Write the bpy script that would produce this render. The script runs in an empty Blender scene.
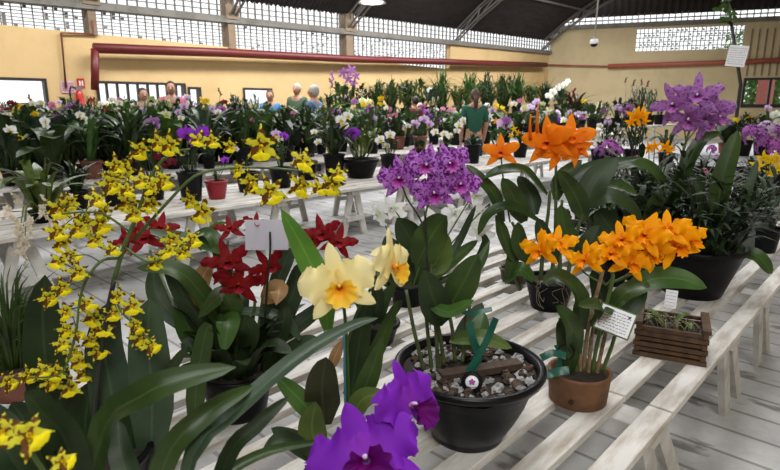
import bpy, math, random
from mathutils import Vector, Matrix
random.seed(7)
C = bpy.context.scene.collection
PI = math.pi
# ------------------------------------------------------------ camera model
FPX = 565.0; CAMH = 1.30; PITCH = math.atan(130/565); YAW = math.radians(43)
FW = Vector((math.cos(YAW), math.sin(YAW), 0)); RT = Vector((math.sin(YAW), -math.cos(YAW), 0))
CAM = Vector((0, 0, CAMH))
def ray(px, py):
    dx = px-390; dy = py-235
    fw = FPX*math.cos(PITCH)-dy*math.sin(PITCH); dn = FPX*math.sin(PITCH)+dy*math.cos(PITCH)
    return (FW*fw+RT*dx-Vector((0, 0, 1))*dn), fw
def onz(px, py, z):
    r, fw = ray(px, py); return CAM+r*((z-CAMH)/r.z)
def onY(px, py, Y):
    r, fw = ray(px, py); return CAM+r*(Y/r.y)
def at(px, py, d):                    # point seen at (px,py), d metres ahead on the ground
    r, fw = ray(px, py); return CAM+r*(d/fw)
def dep(p): return (Vector(p)-CAM).dot(FW)
def mpp(d): return d/560.0            # metres per pixel at ground depth d

# ------------------------------------------------------------ objects
def props(o, label=None, cat=None, group=None, kind=None):
    if label: o['label'] = label
    if cat: o['category'] = cat
    if group: o['group'] = group
    if kind: o['kind'] = kind
    return o
def empty(name, loc, label, cat, group=None, rz=0.0):
    o = bpy.data.objects.new(name, None); C.objects.link(o)
    o.empty_display_size = .05
    o.location = loc; o.rotation_euler = (0, 0, rz)
    return props(o, label, cat, group)
def link(name, me, parent=None, mat=None, label=None):
    o = bpy.data.objects.new(name, me); C.objects.link(o)
    if parent is not None: o.parent = parent
    if mat is not None: o.matrix_local = mat
    if label: o['label'] = label
    return o

class MB:
    def __init__(s): s.v = []; s.f = []; s.uv = []; s.m = []
    def add(s, v, f, uv=None, m=0):
        b = len(s.v); s.v += [tuple(x) for x in v]; s.uv += (uv or [(0, 0)]*len(v))
        for q in f: s.f.append(tuple(i+b for i in q)); s.m.append(m)
    def grid(s, fn, nu, nv, m=0, wrap=False):
        v = []; uv = []; f = []
        for i in range(nu+1):
            for j in range(nv+1):
                u = i/nu; w = j/nv
                v.append(fn(u, w)); uv.append((u, w))
        for i in range(nu):
            for j in range(nv):
                a = i*(nv+1)+j
                f.append((a, a+1, a+nv+2, a+nv+1))
        s.add(v, f, uv, m)
    def tube(s, pts, r0, r1=None, n=6, m=0, cap=True):
        r1 = r0 if r1 is None else r1
        pts = [Vector(p) for p in pts]; v = []; f = []; uv = []
        k = len(pts); up = Vector((.13, .21, 1)).normalized()
        for i, p in enumerate(pts):
            t = (pts[min(i+1, k-1)]-pts[max(i-1, 0)])
            t = t.normalized() if t.length > 1e-9 else Vector((0, 0, 1))
            a = t.cross(up)
            if a.length < .05: a = t.cross(Vector((1, 0, 0)))
            a.normalize(); b = t.cross(a)
            r = r0+(r1-r0)*i/(k-1)
            for j in range(n):
                th = 2*PI*j/n
                v.append(p+a*(r*math.cos(th))+b*(r*math.sin(th))); uv.append((i/(k-1), j/n))
        for i in range(k-1):
            for j in range(n):
                a = i*n+j; b = i*n+(j+1) % n
                f.append((a, b, b+n, a+n))
        if cap:
            f.append(tuple(range(n-1, -1, -1))); f.append(tuple((k-1)*n+j for j in range(n)))
        s.add(v, f, uv, m)
    def lathe(s, prof, n=32, c=(0, 0, 0), m=0, sx=1, sy=1):
        v = []; f = []; uv = []
        for i, (r, z) in enumerate(prof):
            for j in range(n):
                th = 2*PI*j/n
                v.append((c[0]+r*sx*math.cos(th), c[1]+r*sy*math.sin(th), c[2]+z)); uv.append((j/n, i/max(1, len(prof)-1)))
        for i in range(len(prof)-1):
            for j in range(n):
                a = i*n+j; b = i*n+(j+1) % n
                f.append((a, b, b+n, a+n))
        s.add(v, f, uv, m)
    def hexa(s, P, m=0):              # 8 corners: bottom 4 ccw, top 4 ccw
        s.add(P, [(3, 2, 1, 0), (4, 5, 6, 7), (0, 1, 5, 4), (1, 2, 6, 5), (2, 3, 7, 6), (3, 0, 4, 7)], [(0, 0)]*8, m)
    def box(s, lo, hi, m=0):
        x0, y0, z0 = lo; x1, y1, z1 = hi
        s.hexa([(x0, y0, z0), (x1, y0, z0), (x1, y1, z0), (x0, y1, z0), (x0, y0, z1), (x1, y0, z1), (x1, y1, z1), (x0, y1, z1)], m)
    def bar(s, a, b, w, h, up=(0, 0, 1), m=0):
        a = Vector(a); b = Vector(b); t = (b-a).normalized()
        sd = t.cross(Vector(up))
        if sd.length < 1e-4: sd = Vector((1, 0, 0))
        sd.normalize(); u = sd.cross(t).normalized()
        sd *= w/2; u *= h/2
        s.hexa([a-sd-u, a+sd-u, b+sd-u, b-sd-u, a-sd+u, a+sd+u, b+sd+u, b-sd+u], m)
    def ball(s, c, rx, ry=None, rz=None, nu=8, nv=12, m=0, jit=0):
        ry = rx if ry is None else ry; rz = rx if rz is None else rz
        v = []; f = []; uv = []
        for i in range(nu+1):
            ph = PI*i/nu
            for j in range(nv):
                th = 2*PI*j/nv; k = 1+random.uniform(-jit, jit)
                v.append((c[0]+rx*k*math.sin(ph)*math.cos(th), c[1]+ry*k*math.sin(ph)*math.sin(th), c[2]+rz*k*math.cos(ph))); uv.append((i/nu, j/nv))
        for i in range(nu):
            for j in range(nv):
                a = i*nv+j; b = i*nv+(j+1) % nv
                f.append((a, a+nv, b+nv, b))
        s.add(v, f, uv, m)
    def mesh(s, name, mats, smooth=True, off=None):
        me = bpy.data.meshes.new(name)
        v = s.v if off is None else [(a[0]-off[0], a[1]-off[1], a[2]-off[2]) for a in s.v]
        me.from_pydata(v, [], s.f)
        for mt in (mats if isinstance(mats, (list, tuple)) else [mats]): me.materials.append(mt)
        lay = me.uv_layers.new(name='UVMap'); 
        d = [0.0]*(2*len(me.loops)); vi = [0]*len(me.loops); me.loops.foreach_get('vertex_index', vi)
        for k, i in enumerate(vi): d[2*k], d[2*k+1] = s.uv[i]
        lay.data.foreach_set('uv', d)
        me.polygons.foreach_set('material_index', s.m)
        if smooth: me.polygons.foreach_set('use_smooth', [True]*len(s.f))
        me.update(); return me
    def build(s, name, mats, parent=None, smooth=True, off=None, label=None):
        if parent is not None and off is None: off = None
        return link(name, s.mesh(name, mats, smooth, off), parent, label=label)

def crom(pts, n):                     # Catmull-Rom resample to n+1 points
    P = [Vector(p) for p in pts]
    if len(P) == 2: return [P[0].lerp(P[1], i/n) for i in range(n+1)]
    P = [P[0]*2-P[1]]+P+[P[-1]*2-P[-2]]
    m = len(P)-3; out = []
    for i in range(n+1):
        t = i/n*m; k = min(int(t), m-1); t -= k
        a, b, c, d = P[k:k+4]
        out.append(.5*((2*b)+(c-a)*t+(2*a-5*b+4*c-d)*t*t+(3*b-a-3*c+d)*t**3))
    return out
def wprof(kind, u):
    if kind == 'strap': return min(1, .45+1.6*u)*max(0, 1-u**5)**.6
    if kind == 'oval': return max(.0, math.sin(PI*min(1, .06+.94*u)))**.62
    if kind == 'lance': return max(.0, math.sin(PI*(.05+.95*u)**.8))**.9
    if kind == 'round': return max(.0, math.sin(PI*min(1, .05+.95*u)))**.42
    if kind == 'blade': return (1-u)**.55*min(1, .6+2*u)
    if kind == 'tongue': return min(1, .35+2.2*u)*max(0, 1-u**3.2)**.55
    return 1
def leaf(mb, pts, w, kind='strap', N=None, fold=.22, nu=14, nv=4, m=0, roll=0, wave=0):
    sp = crom(pts, nu); ph = random.random()*6
    rows = []
    for i, p in enumerate(sp):
        t = (sp[min(i+1, nu)]-sp[max(i-1, 0)]).normalized()
        n = Vector(N) if N is not None else Vector((0, 0, 1))
        sd = t.cross(n)
        if sd.length < .08: sd = t.cross(Vector((.3, .9, .2)))
        sd.normalize(); nn = sd.cross(t).normalized()
        if roll:
            q = Matrix.Rotation(roll, 3, t); sd = q @ sd; nn = q @ nn
        rows.append((p, sd, nn))
    def fn(u, v):
        p, sd, nn = rows[round(u*nu)]
        x = 2*v-1; k = w*.5*max(wprof(kind, u), .02)
        return p+sd*(x*k)+nn*(k*fold*abs(x)**1.3+wave*k*math.sin(u*9+ph+x*1.5)*abs(x))
    mb.grid(fn, nu, nv, m)

# ------------------------------------------------------------ materials
def nodes(name):
    m = bpy.data.materials.new(name); m.use_nodes = True
    nt = m.node_tree; b = nt.nodes['Principled BSDF']
    return m, nt, b
def N_(nt, t, **kw):
    n = nt.nodes.new(t)
    for k, v in kw.items(): setattr(n, k, v)
    return n
def rgba(c): return (c[0], c[1], c[2], 1)
def plain(name, c, rough=.5, noise=.12, scale=12, metal=0, spec=.5, bump=0):
    m, nt, b = nodes(name)
    tc = N_(nt, 'ShaderNodeTexCoord'); nz = N_(nt, 'ShaderNodeTexNoise'); nz.inputs['Scale'].default_value = scale; nz.inputs['Detail'].default_value = 6
    nt.links.new(tc.outputs['Object'], nz.inputs['Vector'])
    r = N_(nt, 'ShaderNodeValToRGB'); r.color_ramp.elements[0].position = .3; r.color_ramp.elements[1].position = .7
    r.color_ramp.elements[0].color = rgba([x*(1-noise) for x in c]); r.color_ramp.elements[1].color = rgba([min(1, x*(1+noise)) for x in c])
    nt.links.new(nz.outputs['Fac'], r.inputs['Fac']); nt.links.new(r.outputs['Color'], b.inputs['Base Color'])
    b.inputs['Roughness'].default_value = rough; b.inputs['Metallic'].default_value = metal; b.inputs['Specular IOR Level'].default_value = spec
    if bump:
        bp = N_(nt, 'ShaderNodeBump'); bp.inputs['Strength'].default_value = bump
        nt.links.new(nz.outputs['Fac'], bp.inputs['Height']); nt.links.new(bp.outputs['Normal'], b.inputs['Normal'])
    return m
def leafmat(name, c, c2, rough=.38, rib=.35):
    m, nt, b = nodes(name)
    tc = N_(nt, 'ShaderNodeTexCoord'); nz = N_(nt, 'ShaderNodeTexNoise'); nz.inputs['Scale'].default_value = 14; nz.inputs['Detail'].default_value = 4
    nt.links.new(tc.outputs['Object'], nz.inputs['Vector'])
    oi = N_(nt, 'ShaderNodeObjectInfo')
    ad = N_(nt, 'ShaderNodeMath', operation='MULTIPLY_ADD'); ad.inputs[1].default_value = .25; nt.links.new(oi.outputs['Random'], ad.inputs[0]); nt.links.new(nz.outputs['Fac'], ad.inputs[2])
    r = N_(nt, 'ShaderNodeValToRGB'); r.color_ramp.elements[0].position = .4; r.color_ramp.elements[1].position = .8
    r.color_ramp.elements[0].color = rgba(c); r.color_ramp.elements[1].color = rgba(c2)
    nt.links.new(ad.outputs[0], r.inputs['Fac'])
    uv = N_(nt, 'ShaderNodeSeparateXYZ'); nt.links.new(tc.outputs['UV'], uv.inputs[0])
    s = N_(nt, 'ShaderNodeMath', operation='SUBTRACT'); s.inputs[1].default_value = .5; nt.links.new(uv.outputs['Y'], s.inputs[0])
    a = N_(nt, 'ShaderNodeMath', operation='ABSOLUTE'); nt.links.new(s.outputs[0], a.inputs[0])
    l = N_(nt, 'ShaderNodeMath', operation='LESS_THAN'); l.inputs[1].default_value = .035; nt.links.new(a.outputs[0], l.inputs[0])
    k = N_(nt, 'ShaderNodeMath', operation='MULTIPLY'); k.inputs[1].default_value = rib; nt.links.new(l.outputs[0], k.inputs[0])
    mx = N_(nt, 'ShaderNodeMixRGB'); mx.inputs['Color2'].default_value = rgba([min(1, x*1.7+.01) for x in c2])
    nt.links.new(k.outputs[0], mx.inputs['Fac']); nt.links.new(r.outputs['Color'], mx.inputs['Color1'])
    nt.links.new(mx.outputs['Color'], b.inputs['Base Color'])
    b.inputs['Roughness'].default_value = rough; b.inputs['Specular IOR Level'].default_value = .3
    tr = N_(nt, 'ShaderNodeBsdfTranslucent'); nt.links.new(mx.outputs['Color'], tr.inputs['Color'])
    ms = N_(nt, 'ShaderNodeMixShader'); ms.inputs[0].default_value = .12
    out = nt.nodes['Material Output']
    nt.links.new(b.outputs[0], ms.inputs[1]); nt.links.new(tr.outputs[0], ms.inputs[2]); nt.links.new(ms.outputs[0], out.inputs['Surface'])
    return m
def petalmat(name, stops, spots=None, scale=40, thr=.35, rough=.55, trans=.22, veins=0):
    """stops: [(u, colour)] from the throat to the tip; spots: colour of the blotches the petal carries"""
    m, nt, b = nodes(name)
    tc = N_(nt, 'ShaderNodeTexCoord'); uv = N_(nt, 'ShaderNodeSeparateXYZ'); nt.links.new(tc.outputs['UV'], uv.inputs[0])
    nz = N_(nt, 'ShaderNodeTexNoise'); nz.inputs['Scale'].default_value = 30; nt.links.new(tc.outputs['Object'], nz.inputs['Vector'])
    ad = N_(nt, 'ShaderNodeMath', operation='MULTIPLY_ADD'); ad.inputs[1].default_value = .3; ad.inputs[2].default_value = -.15; nt.links.new(nz.outputs['Fac'], ad.inputs[0])
    a2 = N_(nt, 'ShaderNodeMath', operation='ADD'); nt.links.new(ad.outputs[0], a2.inputs[0]); nt.links.new(uv.outputs['X'], a2.inputs[1])
    r = N_(nt, 'ShaderNodeValToRGB'); e = r.color_ramp.elements
    e[0].position, e[0].color = stops[0][0], rgba(stops[0][1]); e[1].position, e[1].color = stops[-1][0], rgba(stops[-1][1])
    for p, c in stops[1:-1]: x = e.new(p); x.color = rgba(c)
    nt.links.new(a2.outputs[0], r.inputs['Fac']); col = r.outputs['Color']
    if spots:
        vo = N_(nt, 'ShaderNodeTexNoise'); vo.inputs['Scale'].default_value = scale; vo.inputs['Detail'].default_value = 1
        nt.links.new(tc.outputs['Object'], vo.inputs['Vector'])
        rr = N_(nt, 'ShaderNodeValToRGB'); rr.color_ramp.elements[0].position = thr; rr.color_ramp.elements[1].position = thr+.04
        rr.color_ramp.elements[0].color = (1, 1, 1, 1); rr.color_ramp.elements[1].color = (0, 0, 0, 1)
        nt.links.new(vo.outputs['Fac'], rr.inputs['Fac'])
        mx = N_(nt, 'ShaderNodeMixRGB'); mx.inputs['Color2'].default_value = rgba(spots)
        nt.links.new(rr.outputs['Color'], mx.inputs['Fac']); nt.links.new(col, mx.inputs['Color1']); col = mx.outputs['Color']
    nt.links.new(col, b.inputs['Base Color']); b.inputs['Roughness'].default_value = rough; b.inputs['Specular IOR Level'].default_value = .12
    tr = N_(nt, 'ShaderNodeBsdfTranslucent'); nt.links.new(col, tr.inputs['Color'])
    ms = N_(nt, 'ShaderNodeMixShader'); ms.inputs[0].default_value = trans
    nt.links.new(b.outputs[0], ms.inputs[1]); nt.links.new(tr.outputs[0], ms.inputs[2]); nt.links.new(ms.outputs[0], nt.nodes['Material Output'].inputs['Surface'])
    return m

M = {}
M['leaf'] = leafmat('leaf_green', (.019, .038, .009), (.042, .076, .017))
M['leaf_dark'] = leafmat('leaf_dark_green', (.011, .024, .008), (.024, .044, .013), rough=.5)
M['leaf_grey'] = leafmat('leaf_grey_green', (.026, .046, .026), (.050, .080, .043), rough=.42)
M['leaf_bright'] = leafmat('leaf_bright_green', (.055, .15, .018), (.10, .24, .035))
M['leaf_mid'] = leafmat('leaf_mid_green', (.03, .075, .014), (.062, .125, .025))
M['leaf_olive'] = leafmat('leaf_olive', (.05, .085, .018), (.10, .14, .03))
M['leaf_brown'] = leafmat('leaf_brown_green', (.018, .020, .010), (.038, .040, .016))
M['leaf_tan'] = leafmat('leaf_dry_tan', (.22, .11, .05), (.42, .27, .12))
M['stem'] = plain('stem_green', (.07, .12, .025), .5)
M['stem_dark'] = plain('stem_dark', (.014, .018, .012), .5)
M['bulb'] = plain('pseudobulb', (.06, .085, .025), .5, .3, 30)
M['sheath'] = plain('dry_sheath', (.20, .14, .075), .8, .35, 60)
M['black'] = plain('black_plastic', (.004, .0045, .006), .3, .1, 20, spec=.2)
M['blackmat'] = plain('black_plastic_matt', (.005, .005, .006), .45, .15, 20, spec=.14)
M['terra'] = plain('terracotta', (.155, .072, .030), .8, .3, 22, bump=.15)
M['redpot'] = plain('red_plastic', (.28, .012, .022), .4)
M['brownpot'] = plain('brown_plastic', (.16, .05, .032), .5)
M['greypot'] = plain('smoky_plastic', (.10, .105, .10), .3)
M['soil'] = plain('bark_soil', (.022, .015, .010), .95, .6, 90, bump=.5)
M['stone'] = plain('white_stone', (.27, .265, .26), .85, .45, 60, bump=.3)
M['bark'] = plain('bark_chunk', (.055, .035, .022), .9, .4, 60, bump=.3)
M['root'] = plain('dry_root', (.22, .19, .13), .8, .3, 60)
M['paper'] = plain('white_paper', (.80, .81, .84), .7, .02)
M['ink'] = plain('dark_ink', (.06, .06, .09), .7)
M['ribbon'] = plain('green_ribbon', (.004, .085, .055), .4, .2, 30)
M['bluestake'] = plain('teal_stake', (.03, .17, .24), .4)
M['woodcrate'] = plain('dark_stained_wood', (.072, .036, .014), .65, .45, 30, bump=.2)
M['wood'] = plain('bare_wood', (.30, .2, .11), .7, .3, 30)
M['metal'] = plain('grey_metal', (.25, .25, .25), .4, .1, metal=.6)
# ============================================================ SETTING
def paintmat(name, c, stain, scale=3, bands=None, rough=.75):
    m, nt, b = nodes(name)
    tc = N_(nt, 'ShaderNodeTexCoord'); mp = N_(nt, 'ShaderNodeMapping'); nt.links.new(tc.outputs['Object'], mp.inputs['Vector'])
    if bands: mp.inputs['Scale'].default_value = bands
    nz = N_(nt, 'ShaderNodeTexNoise'); nz.inputs['Scale'].default_value = scale; nz.inputs['Detail'].default_value = 9; nz.inputs['Roughness'].default_value = .62
    nt.links.new(mp.outputs['Vector'], nz.inputs['Vector'])
    r = N_(nt, 'ShaderNodeValToRGB'); r.color_ramp.elements[0].position = .3; r.color_ramp.elements[1].position = .56
    r.color_ramp.elements[0].color = rgba(stain); r.color_ramp.elements[1].color = rgba(c)
    nt.links.new(nz.outputs['Fac'], r.inputs['Fac']); nt.links.new(r.outputs['Color'], b.inputs['Base Color'])
    b.inputs['Roughness'].default_value = rough; b.inputs['Specular IOR Level'].default_value = .3
    bp = N_(nt, 'ShaderNodeBump'); bp.inputs['Strength'].default_value = .12; nt.links.new(nz.outputs['Fac'], bp.inputs['Height']); nt.links.new(bp.outputs['Normal'], b.inputs['Normal'])
    return m
M['wall'] = paintmat('ochre_paint', (.64, .45, .22), (.55, .38, .18), 1.2)
M['wall2'] = paintmat('dull_ochre_paint', (.58, .47, .28), (.50, .40, .23), 1.2)
M['concrete'] = paintmat('grey_concrete', (.20, .19, .17), (.13, .12, .10), 4)
M['column'] = paintmat('brown_column_paint', (.26, .19, .13), (.18, .13, .09), 4)
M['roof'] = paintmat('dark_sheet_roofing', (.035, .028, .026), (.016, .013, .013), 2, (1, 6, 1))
M['steel'] = plain('steel_truss_paint', (.16, .15, .14), .6)
M['pipe'] = plain('red_pipe_paint', (.13, .012, .012), .45)
M['pipe2'] = plain('faded_red_pipe_paint', (.33, .08, .05), .5)
M['conduit'] = plain('rust_conduit', (.20, .05, .03), .5)
M['lattice'] = plain('lattice_block', (.16, .15, .14), .8)
M['darkframe'] = plain('dark_window_frame', (.02, .017, .016), .5)
M['white'] = paintmat('worn_white_paint', (.66, .64, .60), (.36, .30, .235), 4.5, (1, 5, 5))
M['white_end'] = paintmat('greyed_white_paint', (.58, .57, .54), (.36, .33, .29), 6)
M['cloth'] = plain('white_cloth', (.62, .63, .66), .85, .06, 3)
def floormat():
    m, nt, b = nodes('worn_floor')
    tc = N_(nt, 'ShaderNodeTexCoord')
    nz = N_(nt, 'ShaderNodeTexNoise'); nz.inputs['Scale'].default_value = 2.3; nz.inputs['Detail'].default_value = 9; nz.inputs['Roughness'].default_value = .65
    nt.links.new(tc.outputs['Object'], nz.inputs['Vector'])
    r = N_(nt, 'ShaderNodeValToRGB'); r.color_ramp.elements[0].position = .3; r.color_ramp.elements[1].position = .62
    r.color_ramp.elements[0].color = (.31, .305, .30, 1); r.color_ramp.elements[1].color = (.53, .525, .515, 1)
    nt.links.new(nz.outputs['Fac'], r.inputs['Fac'])
    mp = N_(nt, 'ShaderNodeMapping'); mp.inputs['Scale'].default_value = (1, .4, 1); nt.links.new(tc.outputs['Object'], mp.inputs['Vector'])
    n2 = N_(nt, 'ShaderNodeTexNoise'); n2.inputs['Scale'].default_value = 7; n2.inputs['Detail'].default_value = 5; nt.links.new(mp.outputs['Vector'], n2.inputs['Vector'])
    r2 = N_(nt, 'ShaderNodeValToRGB'); r2.color_ramp.elements[0].position = .35; r2.color_ramp.elements[1].position = .41
    r2.color_ramp.elements[0].color = (.32, .29, .26, 1); r2.color_ramp.elements[1].color = (1, 1, 1, 1)
    nt.links.new(n2.outputs['Fac'], r2.inputs['Fac'])
    mx = N_(nt, 'ShaderNodeMixRGB', blend_type='MULTIPLY'); mx.inputs['Fac'].default_value = .85
    nt.links.new(r.outputs['Color'], mx.inputs['Color1']); nt.links.new(r2.outputs['Color'], mx.inputs['Color2'])
    br = N_(nt, 'ShaderNodeTexBrick'); br.offset = .37; br.inputs['Scale'].default_value = 1; br.inputs['Brick Width'].default_value = 2.2; br.inputs['Row Height'].default_value = .19
    br.inputs['Mortar Size'].default_value = .009; br.inputs['Color1'].default_value = (1, 1, 1, 1); br.inputs['Color2'].default_value = (.88, .88, .88, 1); br.inputs['Mortar'].default_value = (.35, .33, .31, 1)
    rt = N_(nt, 'ShaderNodeMapping'); rt.inputs['Rotation'].default_value = (0, 0, PI/2); nt.links.new(tc.outputs['Object'], rt.inputs['Vector']); nt.links.new(rt.outputs['Vector'], br.inputs['Vector'])
    m3 = N_(nt, 'ShaderNodeMixRGB', blend_type='MULTIPLY'); m3.inputs['Fac'].default_value = .75
    nt.links.new(mx.outputs['Color'], m3.inputs['Color1']); nt.links.new(br.outputs['Color'], m3.inputs['Color2'])
    nt.links.new(m3.outputs['Color'], b.inputs['Base Color'])
    b.inputs['Roughness'].default_value = .6; b.inputs['Specular IOR Level'].default_value = .35
    return m
M['floor'] = floormat()

def struct(name, mb, mats, smooth=False, parent=None):
    o = mb.build(name, mats, parent, smooth)
    if parent is None: o['kind'] = 'structure'
    return o
mb = MB(); mb.box((-6.2, -4.2, -.12), (36, 12.2, 0)); struct('floor', mb, M['floor'])

WY = 12.0
sill = lambda x: 2.70-.014*x
bbot = lambda x: 3.00+.0165*x
btop = lambda x: 3.14+.0165*x
stop_ = lambda x: 3.46+.0185*x
def XL(px, py=45): return onY(px, py, WY).x
CX = onY(549, 60, WY).x
mb = MB()
def wallpiece(x0, x1, zb0, zb1, zt0, zt1, y0=WY, y1=WY+.22, m=0):
    mb.hexa([(x0, y0, zb0), (x1, y0, zb1), (x1, y1, zb1), (x0, y1, zb0), (x0, y0, zt0), (x1, y0, zt1), (x1, y1, zt1), (x0, y1, zt0)], m)
# lower openings in the long wall: (px0, px1, ztop, zbottom)
zt = lambda px, py: onY(px, py, WY).z
ops = [(-14, 48, zt(30, 78), zt(30, 129)), (97, 186, zt(140, 82), zt(140, 128)), (188, 201, zt(195, 87), zt(195, 122)), (243, 272, zt(257, 88), zt(257, 118))]
OX = [(onY(a, 95, WY).x, onY(b, 95, WY).x, t, b2) for a, b, t, b2 in ops]
x = -6.0
for a, b, t, b2 in OX:
    if a > x: wallpiece(x, a, 0, 0, sill(x), sill(a))
    wallpiece(max(a, -5.9), b, 0, 0, b2, b2); wallpiece(max(a, -5.9), b, t, t, sill(max(a, -5.9)), sill(b)); x = b
xe = XL(450, 69)
wallpiece(x, xe, 0, 0, sill(x), sill(xe)); wallpiece(xe, CX+.3, 0, 0, bbot(xe), bbot(CX))
struct('wall_left', mb, M['wall'])
# columns between the lattice bays
bays = [(-6.0, XL(90)), (XL(98), XL(228)), (XL(235), XL(345)), (XL(352), XL(450))]
for i in range(3):
    a = bays[i][1]; b = bays[i+1][0]; mb = MB()
    mb.box((a, WY-.06, sill(a)-.03), (b, WY+.24, stop_(a)+.25))
    mb.box((a-.08, WY-.12, btop(a)-.06), (b+.08, WY+.1, btop(a)+.24))
    struct('column_%d' % (i+1), mb, M['column'])
# beam, slotted strip above it
mb = MB(); y1 = WY+.2
mb.hexa([(-6, WY-.1, bbot(-6)), (CX+.3, WY-.1, bbot(CX)), (CX+.3, y1, bbot(CX)), (-6, y1, bbot(-6)), (-6, WY-.1, btop(-6)), (CX+.3, WY-.1, btop(CX)), (CX+.3, y1, btop(CX)), (-6, y1, btop(-6))])
struct('beam_left', mb, M['concrete'])
mb = MB(); x = -6.0
while x < CX:
    mb.box((x, WY, btop(x)), (x+.022, WY+.04, stop_(x)+.1)); x += .2
for k in (.33, .66):
    mb.bar((-3, WY+.02, btop(-3)+k*.32), (CX, WY+.02, btop(CX)+k*.40), .02, .02)
struct('trim_1', mb, M['lattice'])
# lattice windows
for i, (a, b) in enumerate(bays):
    mb = MB(); x = a; st = .17
    while x < b:
        mb.box((x, WY+.10, sill(x)-.01), (x+.014, WY+.13, bbot(x)+.01)); x += st
    for k in range(1, 7):
        h0 = sill(a)+(bbot(a)-sill(a))*k/7; h1 = sill(b)+(bbot(b)-sill(b))*k/7
        if k % 1 == 0: mb.bar((a, WY+.115, h0), (b, WY+.115, h1), .03, .012)
    rnd = random.Random(i)                                     # little blocks that close part of the lattice
    x = a
    while x < b-st:
        for k in range(7):
            if rnd.random() < (.30, .04, .10, .35)[i]:
                z = sill(x)+(bbot(x)-sill(x))*(k+.5)/7
                mb.box((x+.03, WY+.1, z-.018), (x+.085, WY+.13, z+.018))
        x += st
    struct('window_%d' % (i+1), mb, M['lattice'])
# frames of the lower openings
for i, (a, b, t, b2) in enumerate(OX):
    mb = MB(); a = max(a, -2.9); w = .05
    mb.box((a, WY-.03, t-w), (b, WY+.1, t)); mb.box((a, WY-.03, b2), (b, WY+.1, b2+w)); mb.box((b-w, WY-.03, b2+w), (b, WY+.1, t-w)); mb.box((a, WY-.03, b2+w), (a+w, WY+.1, t-w))
    if i == 0:
        z = zt(20, 111); mb.box((a+w, WY-.02, z-.04), (b-w, WY+.08, z+.02))
    if i == 1:
        n = 9
        for k in range(1, n):
            x = a+(b-a)*k/n; mb.box((x-.02, WY, b2+w), (x+.02, WY+.06, t-w))
    struct('window_%d' % (i+5), mb, M['darkframe'])
# red pipe along the long wall
def wl(px, py, off=.26): return onY(px, py, WY-off)
def thing1(name, mb, mats, label, cat, group=None, smooth=True):
    return props(mb.build(name, mats, None, smooth), label, cat, group)
mb = MB(); mb.tube([wl(95, 90), wl(95, 49)], .075, n=10); mb.tube([wl(94, 48), wl(230, 53), wl(350, 59), wl(450, 62), wl(546, 65)], .095, n=10)
thing1('red_pipe', mb, M['pipe'], 'thick red fire pipe running along the long ochre wall', 'pipe')
mb = MB(); mb.tube([wl(66, 88, .05), wl(61, 33, .05), wl(93, 34, .05), wl(93, 20, .1)], .022, n=6)
thing1('conduit', mb, M['conduit'], 'thin rusty conduit bent up the ochre wall beside the left column', 'pipe')

# ---- right wall, a slanting gable
CR = Vector((CX, WY, 0)); DR = Vector((math.cos(math.radians(-67)), math.sin(math.radians(-67)), 0)); NR = Vector((DR.y, -DR.x, 0))
if NR.dot(-CR) < 0: NR = -NR          # towards the room
RW = Matrix(((DR.x, -NR.x, 0, CR.x), (DR.y, -NR.y, 0, CR.y), (0, 0, 1, 0), (0, 0, 0, 1)))   # local x along the wall, y outwards
def rw(px, py):
    r, fw = ray(px, py); t = (CR-CAM).dot(NR)/r.dot(NR); p = CAM+r*t-CR
    return p.dot(DR), p.z+CR.z
def rbuild(name, mb, mats, smooth=False):
    o = mb.build(name, mats, None, smooth); o.matrix_world = RW; return o
def rstruct(name, mb, mats): return props(rbuild(name, mb, mats), kind='structure')
zb0 = rw(660, 26)[1]; zb1 = rw(660, 21.5)[1]; zs = rw(660, 14.5)[1]
w0, wz1 = rw(637, 29); w1, wz0 = rw(743, 48.5)
d0, dz1 = rw(744, 78); d1 = rw(800, 78)[0]; dz0 = rw(744, 107.5)[1]
SE = d1+6
mb = MB()
mb.box((0, 0, 0), (w0, .22, zb0)); mb.box((w0, 0, wz1), (w1, .22, zb0)); mb.box((w0, 0, 0), (d0, .22, wz0)) if w1 > d0 else mb.box((w0, 0, 0), (w1, .22, wz0))
mb.box((max(w1, d0) if w1 > d0 else w1, 0, dz1), (SE, .22, zb0)) if w1 > d0 else mb.box((w1, 0, dz1), (SE, .22, zb0))
if w1 > d0: mb.box((d0, 0, dz1), (w1, .22, wz0))
else: mb.box((w1, 0, 0), (d0, .22, dz1))
mb.box((d0, 0, 0), (d1, .22, dz0)); mb.box((d1, 0, 0), (SE, .22, dz1))
rstruct('wall_right', mb, M['wall2'])
mb = MB(); mb.box((-.2, -.1, zb0), (SE, .2, zb1)); rstruct('beam_right', mb, M['concrete'])
mb = MB(); x = 0
while x < SE: mb.box((x, 0, zb1), (x+.03, .05, zs+.1)); x += .22
mb.box((0, 0, (zb1+zs)/2-.02), (SE, .05, (zb1+zs)/2+.02)); rstruct('trim_2', mb, M['lattice'])
mb = MB(); x = -.5; v = []; f = []
k = 0
while x < SE:
    v += [(x, .03 if k % 2 else -.03, zs), (x, .03 if k % 2 else -.03, 10)]; k += 1; x += .13
for i in range(k-1): f.append((2*i, 2*i+2, 2*i+3, 2*i+1))
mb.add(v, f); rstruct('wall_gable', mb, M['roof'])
mb = MB(); nx = 26
for i in range(nx+1):
    x = w0+(w1-w0)*i/nx; mb.box((x-.014, .06, wz0), (x+.014, .09, wz1))
for i in range(6):
    z = wz0+(wz1-wz0)*i/5; mb.box((w0, .07, z-.013), (w1, .10, z+.013))
rnd = random.Random(5)
for i in range(nx):
    for j in range(5):
        if rnd.random() < .45:
            x = w0+(w1-w0)*(i+.5)/nx; z = wz0+(wz1-wz0)*(j+.5)/5; mb.box((x-.05, .07, z-.04), (x+.02, .09, z+.02))
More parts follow.
